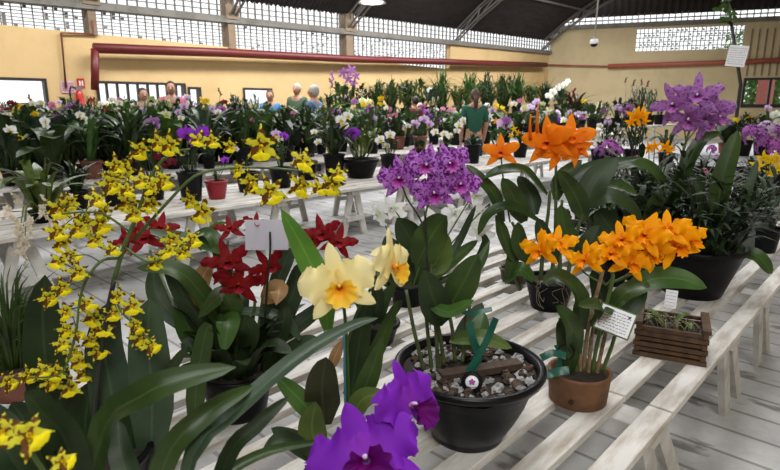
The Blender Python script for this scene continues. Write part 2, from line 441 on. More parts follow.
rstruct('window_9', mb, M['lattice'])
mb = MB()
for a, b in [((d0, -.04, dz0), (d0+.08, .14, dz1)), ((d1-.08, -.04, dz0), (d1, .14, dz1)), ((d0+.08, -.04, dz1-.08), (d1-.08, .14, dz1)), ((d0+.08, -.04, dz0), (d1-.08, .14, dz0+.12)), (((d0+d1)/2-.05, 0, dz0+.1), ((d0+d1)/2+.03, .1, dz1-.06))]: mb.box(a, b)
rstruct('window_10', mb, M['darkframe'])
mb = MB(); a, za = rw(752, 29); e, ze = rw(752, 76); x = a
while x < SE-2: mb.box((x, -.03, ze), (x+.05, .0, za)); x += .24
rstruct('trim_3', mb, M['column'])
mb = MB(); a = rw(608, 66.5); b = rw(745, 62); c = rw(800, 60)
mb.tube([(a[0], -.15, a[1]), (b[0], -.15, b[1]), (c[0]+2, -.15, c[1]+.1)], .09, n=10); mb.tube([(0, -.13, rw(549, 65)[1]), (a[0], -.13, a[1])], .03, n=8)
props(rbuild('red_pipe', mb, M['pipe2'], True), 'faded red pipe crossing the dull right gable wall', 'pipe')
mb = MB(); mb.lathe([(0, .35), (.30, .35), (.32, .1), (.26, 0), (0, 0)], 12, (0, -.2, rw(548, 39)[1])); rstruct('trim_4', mb, M['white_end'])

# ---- roof: arched sheet on lattice trusses
def rz_(x, d): return stop_(x)+3.2*(1-math.exp(-d/4.0))+.03*d
mb = MB(); n = 520; X0, X1 = -6.2, CX+6
v = []; f = []; ds = [-.02, .1, .4, 1, 1.8, 2.8, 4, 5.5, 7.5, 10, 13, 16.3]
for i in range(n+1):
    x = X0+(X1-X0)*i/n
    for d in ds: v.append((x, WY-d, rz_(x, d)+(.03 if i % 2 else -.03)+(0 if d > 0 else .05)))
k = len(ds)
for i in range(n):
    for j in range(k-1):
        a = i*k+j
        q_ = (Vector(v[a+k+1])-CR).dot(NR)
        if q_ > -.12 and not (q_ < .75 and 2 <= j <= 5): f.append((a, a+1, a+k+1, a+k))
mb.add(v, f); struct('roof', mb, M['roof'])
trusses = [XL(94), XL(232), XL(348), XL(455), XL(549)-.6]
for i, x in enumerate(trusses):
    mb = MB(); top = []; bot = []
    for q in range(15):
        d = .15+q*.8; top.append((x, WY-d, rz_(x, d)-.10)); bot.append((x, WY-d+.1, rz_(x, d)-.48))
    for s in (-.08, .08):
        mb.tube([(a+s, b, c) for a, b, c in top], .028, n=5); mb.tube([(a+s, b, c) for a, b, c in bot], .028, n=5)
    for q in range(14):
        mb.bar(bot[q], top[q+1], .03, .03); mb.bar(top[q], bot[q], .03, .03)
    struct('trim_%d' % (i+5), mb, M['steel'])
mb = MB()
for d in (1.6, 3.4, 5.4):
    mb.bar((X0, WY-d, rz_(X0, d)-.08), (CX+.3*d, WY-d, rz_(CX+.3*d, d)-.08), .07, .06)
struct('trim_10', mb, M['steel'])

mb = MB(); mb.box((-6.2, -4.2, 0), (34, -4.0, 8)); struct('wall_back', mb, M['wall2'])
mb = MB(); mb.box((-6.2, -4, 0), (-6.0, 12, 8)); struct('wall_near', mb, M['wall2'])
# ============================================================ TABLES
ORD = 'first second third fourth fifth sixth seventh eighth ninth tenth eleventh twelfth thirteenth fourteenth fifteenth sixteenth seventeenth eighteenth nineteenth twentieth'.split()
def ordn(i):
    if i < 20: return ORD[i]
    t = {2: 'twenty', 3: 'thirty', 4: 'forty', 5: 'fifty', 6: 'sixty', 7: 'seventy', 8: 'eighty', 9: 'ninety'}; i += 1
    return t[i//10]+('-'+ORD[i % 10-1] if i % 10 else 'th') if i % 10 else t[i//10][:-1]+'ieth'
def planks(tname, where, y0, n, pw, gap, xs, z, secnames, th=.026):
    rnd = random.Random(len(tname))
    for s in range(len(xs)-1):
        for i in range(n):
            a = y0+i*(pw+gap); mb = MB()
            e = rnd.uniform(-.002, .002)
            x0, x1 = xs[s]+.004+(rnd.uniform(0, .004)), xs[s+1]-.004
            mb.box((x0, a, z-th), (x1, a+pw, z))
            o = mb.build('table_plank', M['white'], None, False)
            bv = o.modifiers.new('bevel', 'BEVEL'); bv.width = .002; bv.segments = 1
            lab = '%s white plank from the front edge of the %s%s' % (ordn(i), where, secnames[s])
            props(o, lab, 'plank', 'planks of the '+tname)
def trestle(x, y0, y1, z, label, group, splay=.13, lw=.055, lean=0):
    t = empty('trestle', (x, (y0+y1)/2, 0), label, 'trestle', group)
    L = (y1-y0)/2
    mb = MB(); mb.box((-.05, -L, z-.075), (.05, L, z-.028)); mb.build('top_beam', M['white_end'], t, False)
    for sy in (-1, 1):
        for sx in (-1, 1):
            mb = MB(); yb = sy*(L-.04)
            mb.bar((sx*.045, yb, z-.08), (sx*splay, yb, .0), .022, lw, up=(sx, 0, 0)) if 0 else None
            dx = sx*splay+lean; w = lw/2; tx = sx*(.05 if lean else .03)
            mb.hexa([(dx-w, yb-.013, 0), (dx+w, yb-.013, 0), (dx+w, yb+.013, 0), (dx-w, yb+.013, 0), (tx-w, yb-.013, z-.028), (tx+w, yb-.013, z-.028), (tx+w, yb+.013, z-.028), (tx-w, yb+.013, z-.028)])
            mb.build('leg', M['white_end'], t, False)
        mb = MB(); yb = sy*(L-.017); mb.box((-splay*.8+lean*.65, yb-.01, z*.33), (splay*.8+lean*.65, yb+.01, z*.33+.05)); mb.build('brace', M['white_end'], t, False) if not lean else None
    return t
ZN = .45
planks('near table', 'near table', .402, 11, .066, .070, [-.5, 1.606, 3.75, 6.1], ZN, [' before its joint', ' beyond its joint', ' at its far end'])
for x, nm in [(.30, 'white trestle under the near table by the yellow orchids'), (1.56, 'white trestle under the plank joint beside the terracotta pot'), (2.43, 'white trestle under the near table just beyond the wooden crate'), (3.08, 'white trestle under the near table past the wide black pot'), (4.7, 'white trestle under the near table towards its far end'), (5.8, 'white trestle at the very far end of the near table')]:
    trestle(x, .412, 1.86, ZN-.0, nm, 'trestles of the near table', .105, .085, .29)
ZB = .50
planks('middle table', 'middle table', 4.02, 7, .14, .025, [-1.2, 2.2, 5.6, 9.95], ZB, [', left stretch', ', middle stretch', ', right stretch'])
for i, x in enumerate([-.6, .95, 2.15, 2.95, 3.85, 4.6, 5.8, 7.2, 9.4]):
    trestle(x, 4.05, 5.1, ZB, '%s white trestle from the left under the middle table' % ordn(i), 'trestles of the middle table', .15, .07)
planks('second row table', 'second row table', 6.4, 6, .17, .02, [-1, 5.5, 12, 17.4], .5, [', left stretch', ', middle stretch', ', right stretch'])
for i, x in enumerate([-.3, 1.6, 3.5, 5.6, 7.4, 9.5, 12, 14, 16.8]):
    trestle(x, 6.45, 7.5, .5, '%s white trestle from the left under the second row table' % ordn(i), 'trestles of the second row table', .15, .07)
planks('third row table', 'third row table', 8.55, 6, .17, .02, [-1, 8, 19.7], .5, [', left stretch', ', right stretch'])
for i, x in enumerate([-.3, 3, 6, 8, 11, 14, 16.6, 19.2]):
    trestle(x, 8.6, 9.65, .5, '%s white trestle from the left under the third row table' % ordn(i), 'trestles of the third row table', .15, .07)
planks('high back bench', 'high back bench', 10.3, 4, .2, .02, [-1, 9, 22.3], 1.0, [', left stretch', ', right stretch'])
for i, x in enumerate([-.3, 3, 6, 9, 12, 15, 18, 20.2, 21.9]):
    trestle(x, 10.35, 11.1, 1.0, '%s tall white trestle from the left under the high back bench' % ordn(i), 'trestles of the high back bench', .22, .07)
# cloth-covered tables at the right
def cloth_table(x0, x1, y0, y1, z, label, seed):
    t = empty('display_table', ((x0+x1)/2, (y0+y1)/2, 0), label, 'table')
    hx, hy = (x1-x0)/2, (y1-y0)/2; mb = MB(); mb.box((-hx, -hy, z-.03), (hx, hy, z-.004)); mb.build('tabletop', M['wood'], t, False)
    for sx in (-1, 1):
        for sy in (-1, 1):
            mb = MB(); mb.box((sx*(hx-.1)-.03, sy*(hy-.1)-.03, 0), (sx*(hx-.1)+.03, sy*(hy-.1)+.03, z-.03)); mb.build('leg', M['wood'], t, False)
    rnd = random.Random(seed); per = []; step = .05
    e = .012
    for a, b in [((-hx-e, -hy-e), (hx+e, -hy-e)), ((hx+e, -hy-e), (hx+e, hy+e)), ((hx+e, hy+e), (-hx-e, hy+e)), ((-hx-e, hy+e), (-hx-e, -hy-e))]:
        L = math.hypot(b[0]-a[0], b[1]-a[1]); n = int(L/step); nx, ny = (b[1]-a[1])/L, -(b[0]-a[0])/L
        for i in range(n): per.append((a[0]+(b[0]-a[0])*i/n, a[1]+(b[1]-a[1])*i/n, nx, ny))
    mb = MB(); k = len(per); v = []; rows = 6
    for r in range(rows+1):
        u = r/rows
        for i, (x, y, nx, ny) in enumerate(per):
            o = u*.05*(1+math.sin(i*.9+math.sin(i*.23)*2)); v.append((x+nx*o, y+ny*o, z-u*(z-.03)))
    f = [(r*k+i, r*k+(i+1) % k, (r+1)*k+(i+1) % k, (r+1)*k+i) for r in range(rows) for i in range(k)]
    f.append(tuple(range(k)))
    mb.add(v, f); mb.build('tablecloth_cover', M['cloth'], t, True)
cloth_table(8.8, 12.4, .6, 2.75, .62, 'table under a white cloth behind the spotted lilac orchid', 3)
cloth_table(7.0, 8.6, 2.15, 3.2, .55, 'smaller table under a hanging white cloth beside the orange flowers', 4)

# ============================================================ WALL AND CEILING FITTINGS
t = empty('fire_extinguisher', wl(82, 117, .14), 'red fire extinguisher hanging on the ochre wall below its sign', 'fire extinguisher')
mb = MB(); mb.lathe([(0, 0), (.09, 0), (.075, .03), (.075, .38), (.05, .47), (.02, .5), (0, .5)], 16); mb.build('cylinder', plain('extinguisher_red', (.5, .02, .02), .3), t)
mb = MB(); mb.box((-.06, -.03, .5), (.06, .03, .56)); mb.build('valve', M['metal'], t, False)
mb = MB(); mb.tube(crom([(-.05, 0, .53), (-.14, -.02, .55), (-.17, -.02, .40), (-.13, -.03, .2)], 10), .015); mb.build('hose', M['black'], t)
def flat_sign(name, px, py, w, h, mat, label, cat, marks):
    p = wl(px, py, .02); t = empty(name, p, label, cat); mb = MB(); mb.box((-w/2, -.0, -h/2), (w/2, .015, h/2)); mb.build('board', mat, t, False)
    for nm, boxes, mt in marks:
        mb = MB()
        for a, b, c, d in boxes: mb.box((a*w, -.006, b*h), (c*w, 0, d*h))
        mb.build(nm, mt, t, False)
flat_sign('safety_sign', 81, 83, .13, .17, plain('sign_red', (.55, .02, .02), .5), 'small red sign with white pictogram above the fire extinguisher', 'sign', [('pictogram', [(-.28, -.3, -.06, .25), (.1, -.3, .3, .25), (-.06, -.02, .1, .05)], M['paper'])])
flat_sign('wall_notice', 68, 87, .24, .22, plain('lilac_paper', (.62, .42, .50), .7), 'pale lilac notice on the ochre wall beside the conduit', 'notice', [('print', [(-.4, .3-.16*i, .4, .36-.16*i) for i in range(5)], plain('notice_print', (.45, .16, .22), .7))])
t = empty('ceiling_lamp', at(372, 3, 11), 'round white ceiling lamp hanging under the dark roof', 'lamp')
zroof = rz_(t.location.x, WY-t.location.y)-t.location.z
mb = MB(); mb.tube([(0, 0, .18), (0, 0, max(.3, zroof))], .012); mb.build('cord', M['darkframe'], t)
mb = MB(); mb.lathe([(.05, .2), (.09, .16), (.26, 0), (.25, 0), (.08, .14), (0, .15)], 24); mb.build('lamp_shade', M['white_end'], t)
em, nt, b = nodes('lamp_glow'); b.inputs['Emission Color'].default_value = (1, 1, .97, 1); b.inputs['Emission Strength'].default_value = 6
mb = MB(); mb.lathe([(0, -.02), (.18, 0), (.2, .02), (.0, .03)], 24); mb.build('bulb', em, t)
t = empty('security_camera', at(594, 44, 9), 'small dome camera on a thin rod hanging from the roof', 'camera')
zroof = rz_(t.location.x, WY-t.location.y)-t.location.z
mb = MB(); mb.tube([(0, 0, .06), (.1, -.05, zroof)], .012); mb.build('rod', M['white_end'], t)
mb = MB(); mb.lathe([(0, .07), (.05, .07), (.065, .03), (.06, .0)], 16); mb.build('housing', M['paper'], t)
mb = MB(); mb.ball((0, 0, .0), .055, .055, .045); mb.build('dome', M['black'], t)

# ============================================================ OUTSIDE
def outtree(px, d, h, label, seed):
    r, fw = ray(px, 100); p = CAM+r*(d/fw); p.z = 0; rnd = random.Random(seed)
    t = empty('garden_tree', p, label, 'tree', 'trees outside the right window')
    mb = MB(); mb.tube([(0, 0, 0), (.1, .05, h*.4), (0, .1, h*.75)], .18, .06, 8); mb.build('trunk', M['wood'], t)
    mb = MB()
    for i in range(900):
        a = rnd.random()*6.28; u = rnd.random()**.4; ph = math.acos(rnd.uniform(-1, 1)); R = h*.42
        c = Vector((R*u*math.sin(ph)*math.cos(a), R*u*math.sin(ph)*math.sin(a), h*.58+R*u*math.cos(ph)*1.05))
        d_ = Vector((rnd.uniform(-1, 1), rnd.uniform(-1, 1), rnd.uniform(-.8, .6))).normalized()*.4
        leaf(mb, [c, c+d_*.5+Vector((0, 0, .05)), c+d_], .22, 'oval', nu=3, nv=2)
    mb.build('crown', M['leaf_out'], t)
M['leaf_out'] = leafmat('sunlit_foliage', (.10, .26, .06), (.22, .42, .13), rough=.6)
outtree(752, 31, 5.5, 'sunlit green tree seen through the right window, left of the red pillar', 1)
outtree(776, 30, 5.0, 'sunlit green tree seen through the right window, right of the red pillar', 2)
r, fw = ray(764, 100); p = CAM+r*(28/fw)
mb = MB(); mb.box((p.x-.3, p.y-.3, 0), (p.x+.3, p.y+.3, 4.2)); thing1('brick_pillar', mb, plain('brick_red', (.42, .14, .12), .8), 'red pillar standing outside the right window', 'pillar', smooth=False)
# ============================================================ PLANT TOOLKIT
VIEW = lambda p: (CAM-Vector(p)).normalized()
def frame(face, roll=0, up=(0, 0, 1)):       # matrix: local +Z looks along face, +Y up
    z = Vector(face).normalized(); x = Vector(up).cross(z)
    if x.length < .05: x = Vector((1, 0, 0))
    x.normalize(); y = z.cross(x)
    m = Matrix(((x.x, y.x, z.x), (x.y, y.y, z.y), (x.z, y.z, z.z)))
    return (m @ Matrix.Rotation(roll, 3, 'Z')).to_4x4()
def tepal(mb, L, W, ang, prof='oval', lift=.15, curl=-.2, ruf=0, rf=14, nu=12, nv=8, m=0, cup=.1, twist=0, z0=0, seed=0):
    rd = random.Random(seed*31+int(ang*100)); ph = rd.random()*6; ph2 = rd.random()*6
    s, c = math.sin(ang), math.cos(ang)
    def fn(u, v):
        x = 2*v-1; w = W*.5*max(wprof(prof, u), .06)
        e = abs(x)**2.2
        a = x*w*(1+ruf*.25*e*math.sin(rf*u*1.3+ph2+x)); r = L*u*(1+ruf*.06*math.sin(6*x+ph)*u)
        a *= 1+(.05*math.sin(u*70+ph)*e if ruf >= .5 and nu > 14 else 0)
        z = z0+lift*r+curl*L*u*u-cup*W*x*x*u+ruf*W*.20*e*math.sin(rf*u+ph+x*2)*min(1, 2.5*u)
        z += twist*a*u
        return (s*r+c*a, c*r-s*a, z)
    mb.grid(fn, nu, nv, m)
def lipmesh(mb, L, R0, R1, ruf=.2, m=0, nu=12, nv=26, drop=.55, seed=0, span=.86, tilt=.0):
    ph = seed*1.7
    def fn(u, v):
        th = (v-.5)*2*PI*span                       # 0 = bottom
        r = R0+(R1-R0)*max(0, (u-.25)/.75)**1.6
        r *= 1+.12*math.cos(th)*u
        k = ruf*max(0, u-.55)/.45
        r *= 1+k*.22*math.sin(th*9+ph)
        zz = L*(u-.35*max(0, u-.5)**1.5)+k*R1*.22*math.cos(th*9+ph+1)
        return (r*math.sin(th), -drop*L*u*.6-r*math.cos(th)*.9, zz)
    mb.grid(fn, nu, nv, m)
CACHE = {}
def flower_meshes(key, build):
    if key not in CACHE: CACHE[key] = build()
    return CACHE[key]
def cattleya(key, mats, sw=.30, pw=.62, ruf=.5, lipL=.42, lipR=.30, curl=-.2, petal_lift=.1, dors=1.0, sprof='lance'):
    """unit flower (petal length 1): mats = sepal, petal, lip, column"""
    def b():
        mb = MB()
        for a in (0, 2.25, -2.25): tepal(mb, .98*(dors if a == 0 else 1), sw*2, a, sprof, .02, curl*.8, ruf*.25, nu=12, nv=6, z0=-.03, seed=1)
        sep = mb.mesh(key+'_sepals', mats[0])
        pets = []
        for i, a in enumerate((1.25, -1.25)):
            mb = MB(); tepal(mb, .95, pw*2, a, 'round', petal_lift, curl, ruf, nu=32 if ruf >= .5 else 16, nv=12, z0=.02, seed=i+3, cup=.12); pets.append(mb.mesh(key+'_petal', mats[1]))
        mb = MB(); lipmesh(mb, lipL, .07, lipR, ruf*1.1); lp = mb.mesh(key+'_lip', mats[2])
        mb = MB(); mb.tube([(0, 0, 0), (0, .02, .12), (0, .0, .22)], .05, .04, 8); col = mb.mesh(key+'_column', mats[3])
        return sep, pets, lp, col
    return flower_meshes(key, b)
def put_cattleya(parent, key, p, face, size, roll=0, label=None):
    sep, pets, lp, col = CACHE[key]
    loc = Vector(p)-parent.location
    mt = Matrix.Translation(loc) @ frame(face, roll) @ Matrix.Scale(size, 4)
    f = link('flower', sep, parent, mt, label)
    for q in pets: link('petal', q, f)
    link('lip', lp, f); link('column', col, f)
    return f
def add_leaf(parent, P, w, kind, mat, N, name='leaf', label=None, **kw):
    mb = MB(); leaf(mb, P, w, kind, N, **kw)
    return mb.build(name, M[mat] if isinstance(mat, str) else mat, parent, True, parent.location, label)
def pleaf(parent, pix, d, wpx, kind='strap', mat='leaf', tilt=.25, roll=0, name='leaf', **kw):
    """pix: [(px,py,depth offset)...]; the blade faces the viewer, tipped towards the sky by tilt"""
    P = [at(a[0], a[1], d+(a[2] if len(a) > 2 else 0)) for a in pix]
    n = (VIEW(P[len(P)//2])*(1-tilt)+Vector((0, 0, 1))*tilt).normalized()
    return add_leaf(parent, P, wpx*mpp(d)*1.04, kind, mat, n, name, roll=roll, **kw)
def pstem(parent, pix, d, r0, r1, mat='stem', name='stem', n=7, k=16):
    P = [at(a[0], a[1], d+(a[2] if len(a) > 2 else 0)) for a in pix]
    mb = MB(); mb.tube(crom(P, k), r0, r1, n)
    return mb.build(name, M[mat], parent, True, parent.location)
def pot(parent, prof, mat, n=40, soil=None, soilmat='soil', name='pot', at_=(0, 0, 0)):
    mb = MB(); mb.lathe(prof, n, at_); o = mb.build(name, M[mat] if isinstance(mat, str) else mat, parent)
    if soil:
        r, z = soil; mb = MB(); rd = random.Random(int(r*1e4))
        k = 22; v = [(at_[0], at_[1], at_[2]+z+.01)]; f = []
        for i in range(1, 6):
            for j in range(k):
                th = 2*PI*j/k; q = r*i/5; v.append((at_[0]+q*math.cos(th), at_[1]+q*math.sin(th), at_[2]+z+(rd.uniform(-.008, .01) if i < 5 else -.004)))
        for j in range(k): f.append((0, 1+j, 1+(j+1) % k))
        for i in range(4):
            for j in range(k): a = 1+i*k+j; b = 1+i*k+(j+1) % k; f.append((a, a+k, b+k, b))
        mb.add(v, f); mb.build('potting_bark', M[soilmat], parent)
    return o
def potprof(r0, r1, h, rim=.008, rh=.018, wall=.006, bead=True):
    p = [(0, 0), (r0*.94, 0), (r0, .006)]
    p += [(r0+(r1-r0)*k/5, .006+(h-rh-.006)*k/5) for k in range(1, 6)]
    if bead: p += [(r1+rim, h-rh+.002), (r1+rim*1.25, h-rh*.5), (r1+rim, h-.002), (r1+rim*.4, h), (r1-wall, h-.003)]
    else: p += [(r1, h), (r1-wall, h)]
    p += [(r1-wall-.004, h-rh), (r0+(r1-r0)*.5-wall, h*.5)]
    return p
def card(parent, p, w, h, face, mat='paper', roll=0, lines=0, name='name_tag', border=None, label=None):
    mt = Matrix.Translation(Vector(p)-parent.location) @ frame(face, roll)
    mb = MB(); mb.box((-w/2, -h/2, -.0008), (w/2, h/2, .0008)); o = link(name, mb.mesh(name, M[mat], False), parent, mt, label)
    if border:
        mb = MB(); mb.box((-w/2-.004, -h/2-.004, -.0022), (w/2+.004, h/2+.004, -.0009)); link('holder', mb.mesh('holder', M[border], False), o)
    if lines:
        mb = MB(); rd = random.Random(lines)
        for i in range(lines):
            y = h*.36-h*.74*i/max(1, lines-1); x = -w*.42
            while x < w*.40:
                e = rd.uniform(.04, .13)*w; e = min(e, w*.42-x)
                k = 5; pts = [(x+e*j/k, y+rd.uniform(-.022, .022)*h, .0012) for j in range(k+1)]
                mb.tube(pts, .0005*w/.06, n=4); x += e+.03*w
        link('writing', mb.mesh('writing', M['ink'], False), o)
    return o

# petal materials
PM = {}
PM['spot'] = petalmat('spotted_magenta', [(0, (.24, .05, .30)), (.35, (.37, .12, .47)), (1, (.42, .17, .53))], (.13, .012, .17), 9, .44)
PM['spotlip'] = petalmat('magenta_lip', [(0, (.16, .0, .10)), (.55, (.28, .01, .22)), (1, (.50, .15, .50))])
PM['purple'] = petalmat('violet_petal', [(0, (.24, .03, .44)), (.5, (.17, .014, .40)), (1, (.19, .02, .43))], rough=.6)
PM['purplelip'] = petalmat('dark_purple_lip', [(0, (.40, .25, .3)), (.3, (.12, .0, .10)), (1, (.10, .004, .13))])
PM['cream'] = petalmat('pale_yellow_petal', [(0, (.80, .62, .18)), (.3, (.86, .74, .32)), (1, (.87, .78, .42))], trans=.3)
PM['creamlip'] = petalmat('orange_throat_lip', [(0, (.50, .08, .01)), (.3, (.74, .20, .01)), (.6, (.85, .42, .02)), (1, (.90, .60, .06))])
PM['orange'] = petalmat('golden_orange_petal', [(0, (.76, .22, .001)), (.4, (.86, .33, .001)), (1, (.88, .38, .002))], trans=.3)
PM['orangelip'] = petalmat('golden_orange_lip', [(0, (.55, .10, .001)), (.6, (.82, .24, .001)), (1, (.86, .31, .002))])
PM['tang'] = petalmat('tangerine_petal', [(0, (.75, .14, .004)), (.5, (.82, .20, .006)), (1, (.82, .23, .01))], trans=.3)
PM['tanglip'] = petalmat('tangerine_lip', [(0, (.35, .03, .005)), (.6, (.74, .13, .005)), (1, (.80, .18, .01))])
PM['red'] = petalmat('crimson_petal', [(0, (.24, .014, .008)), (.4, (.20, .006, .009)), (1, (.17, .004, .011))])
PM['redlip'] = petalmat('crimson_lip', [(0, (.45, .10, .02)), (.5, (.24, .006, .02)), (1, (.34, .02, .03))])
PM['lilac'] = petalmat('lilac_petal', [(0, (.30, .10, .32)), (.5, (.31, .13, .36)), (1, (.33, .16, .39))], (.22, .05, .26), 9, .40)
PM['lilaclip'] = petalmat('lilac_lip', [(0, (.25, .03, .20)), (.6, (.34, .08, .34)), (1, (.44, .18, .46))])
PM['white'] = petalmat('white_petal', [(0, (.62, .70, .42)), (.35, (.80, .80, .78)), (1, (.82, .82, .82))], trans=.35)
PM['pale'] = petalmat('pale_lilac_petal', [(0, (.62, .42, .62)), (.4, (.64, .46, .70)), (1, (.72, .56, .78))])
PM['violet'] = petalmat('bright_violet_petal', [(0, (.30, .05, .50)), (1, (.24, .03, .52))])
PM['mauve'] = petalmat('mauve_petal', [(0, (.42, .10, .40)), (1, (.38, .13, .42))])
PM['pink'] = petalmat('pink_petal', [(0, (.5, .14, .24)), (1, (.56, .22, .34))])
PM['burg'] = petalmat('burgundy_petal', [(0, (.16, .02, .02)), (1, (.075, .004, .014))])
PM['yellow'] = petalmat('yellow_petal', [(0, (.70, .40, .01)), (1, (.74, .56, .02))])
PM['onc'] = petalmat('barred_yellow_petal', [(0, (.40, .32, .01)), (.5, (.56, .54, .03)), (1, (.64, .63, .05))], (.12, .045, .008), 3.2, .47)
PM['onclip'] = petalmat('bright_yellow_lip', [(0, (.24, .06, .004)), (.22, (.70, .50, .006)), (.4, (.92, .78, .012)), (1, (.94, .82, .02))], trans=.3)
PM['beige'] = petalmat('beige_petal', [(0, (.55, .46, .32)), (1, (.78, .72, .60))])
PM['greenwhite'] = petalmat('greenish_white_petal', [(0, (.45, .55, .2)), (1, (.72, .76, .55))])
cattleya('spot', (PM['spot'], PM['spot'], PM['spotlip'], PM['white']), .22, .40, .8, .46, .27, -.10, .12)
cattleya('purple', (PM['purple'], PM['purple'], PM['purplelip'], PM['pale']), .22, .45, .6, .50, .36, -.08, .06, 1.0, 'oval')
cattleya('cream', (PM['cream'], PM['cream'], PM['creamlip'], PM['creamlip']), .20, .44, .5, .40, .37, -.08, .10, 1.08, 'oval')
cattleya('orange', (PM['orange'], PM['orange'], PM['orangelip'], PM['orangelip']), .18, .30, .8, .56, .25, -.02, .28, 1.0, 'oval')
cattleya('tang', (PM['tang'], PM['tang'], PM['tanglip'], PM['tanglip']), .19, .27, .25, .40, .15, -.08, .2)
cattleya('red', (PM['red'], PM['red'], PM['redlip'], PM['redlip']), .18, .22, .5, .42, .18, -.05, .22)
cattleya('lilac', (PM['lilac'], PM['lilac'], PM['lilaclip'], PM['white']), .17, .23, .5, .46, .22, -.02, .18, 1.0, 'oval')
cattleya('whitec', (PM['white'], PM['white'], PM['white'], PM['greenwhite']), .20, .34, .4, .48, .24, -.25, .0)
def oncidium():
    out = []
    for k in range(3):
        mb = MB(); rd = random.Random(k)
        for i, a in enumerate((0, 1.15, -1.15, 2.2, -2.2)):
            tepal(mb, .92*rd.uniform(.9, 1.1), .40, a+rd.uniform(-.1, .1), 'lance', .25, -.25+rd.uniform(-.1, .1), .9, 11, nu=10, nv=4, seed=k*7+i)
        sep = mb.mesh('oncidium_tepals', PM['onc'])
        mb = MB()
        def fn(u, v):
            x = 2*v-1; w = .20-.10*math.sin(min(1, u/.45)*PI)+(.46*math.sin(min(1, max(0, u-.4)/.6)**.8*PI*.93) if u > .4 else 0)
            return (x*w*.66, -.06-.6*u, .16+.22*math.sin(u*2.6)-.10*x*x*u+.05*math.sin(9*x)*u)
        mb.grid(fn, 10, 8)
        mb.ball((0, -.02, .12), .10, .10, .12, 5, 8)
        lip = mb.mesh('oncidium_lip', PM['onclip']); out.append((sep, lip))
    return out
ONC = oncidium()
M['lavender'] = plain('lavender_card', (.56, .55, .66), .7, .02)
# ============================================================ NEAR PLANTS
def face_at(p, yaw=0, pitch=0):       # direction to the viewer, turned by yaw / pitch (radians)
    v = VIEW(p); v = Matrix.Rotation(yaw, 3, 'Z') @ v
    ax = v.cross(Vector((0, 0, 1))).normalized()
    return Matrix.Rotation(pitch, 3, ax) @ v
def flo(root, key, px, py, d, spx, yaw=0, pitch=0, roll=0, label=None):
    yaw = -yaw
    p = at(px, py, d); return put_cattleya(root, key, p, face_at(p, yaw, pitch), spx*mpp(d)*.5, roll, label)
def stand(px, py, r, z=ZN):           # point whose front foot is seen at (px,py)
    p = onz(px, py, z); h = Vector((p.x, p.y, 0)).normalized(); return p+h*r

# ---- 1 wide black bowl, spotted magenta cattleya
bp_ = stand(466, 453, .09); d0 = dep(bp_)
A = empty('potted_cattleya', bp_, 'wide black bowl with white stones and spotted magenta orchid blooms, wearing a round badge', 'orchid')
RB, HB = .19, .21
pot(A, [(r*1.10, z*1.17) for r, z in [(0, 0), (.082, 0), (.087, .004), (.089, .016), (.094, .020), (.115, .055), (.135, .095), (.149, .135), (.153, .150), (.160, .152), (.172, .158), (.177, .165), (.176, .172), (.168, .176), (.160, .172), (.157, .160), (.148, .13), (.12, .08)]], 'black', 64)
mb = MB(); k = 30; v = [(0, 0, .178)]; f = []
rd = random.Random(3)
for i in range(1, 8):
    for j in range(k):
        th = 2*PI*j/k; q = .172*i/7; v.append((q*math.cos(th), q*math.sin(th), .174+rd.uniform(-.006, .008)))
for j in range(k): f.append((0, 1+j, 1+(j+1) % k))
for i in range(6):
    for j in range(k): a = 1+i*k+j; b = 1+i*k+(j+1) % k; f.append((a, a+k, b+k, b))
mb.add(v, f); mb.build('potting_bark', M['soil'], A)
mb = MB(); mb2 = MB()
for i in range(170):
    th = rd.random()*6.28; q = .162*math.sqrt(rd.uniform(.16, .97)); s = rd.uniform(.005, .0155)
    (mb if rd.random() < .5 else mb2).ball((q*math.cos(th), q*math.sin(th), .181+rd.uniform(0, .006)), s*1.2, s, s*.8, 4, 6, jit=.35)
o = mb.build('white_stones', M['stone'], A, False); o['kind'] = 'stuff'
o = mb2.build('bark_chips', M['bark'], A, False); o['kind'] = 'stuff'
# flat bark slab lying across the bowl
mb = MB(); a = at(440, 384, d0-.05)-bp_; b = at(520, 357, d0+.02)-bp_; a.z = b.z = .190
mb.bar(a, b, .035, .018); mb.build('bark_slab', M['bark'], A, False)
for pts in [[(424, 372), (414, 330), (406, 290, .02)], [(432, 372), (428, 335), (425, 300)], [(444, 365), (440, 335), (433, 305)], [(455, 362), (453, 335), (449, 312, .02)], [(438, 370), (436, 330), (430, 262, .02)], [(462, 362), (466, 335, .03), (470, 305, .05)]]:
    pstem(A, pts, d0, .0055, .0045, 'bulb', 'pseudobulb')
pstem(A, [(430, 300), (427, 250), (425, 212)], d0, .0035, .003, 'stem_dark', 'flower_stem')
pstem(A, [(425, 230), (418, 215), (408, 200), (402, 185)], d0-.01, .0022, .002, 'stem_dark', 'flower_stem')
pstem(A, [(425, 216), (430, 200), (440, 190)], d0-.01, .0025, .002, 'stem', 'flower_stem')
pleaf(A, [(417, 265, .02), (425, 248), (437, 228), (447, 216, -.02)], d0, 33, 'oval', 'leaf', .3, fold=.1)
pleaf(A, [(420, 262, .04), (411, 240, .03), (397, 218, .03)], d0+.03, 30, 'oval', 'leaf_dark', .3, fold=.12)
pleaf(A, [(428, 272, .03), (438, 258, .04), (446, 232, .05)], d0+.03, 29, 'oval', 'leaf_olive', .2, fold=.1)
pleaf(A, [(412, 280), (398, 262), (385, 236, .02)], d0+.05, 28, 'oval', 'leaf_dark', .35, fold=.12)
pleaf(A, [(446, 322), (436, 305, -.03), (424, 270, -.03)], d0-.02, 32, 'oval', 'leaf_dark', .2, fold=.1)
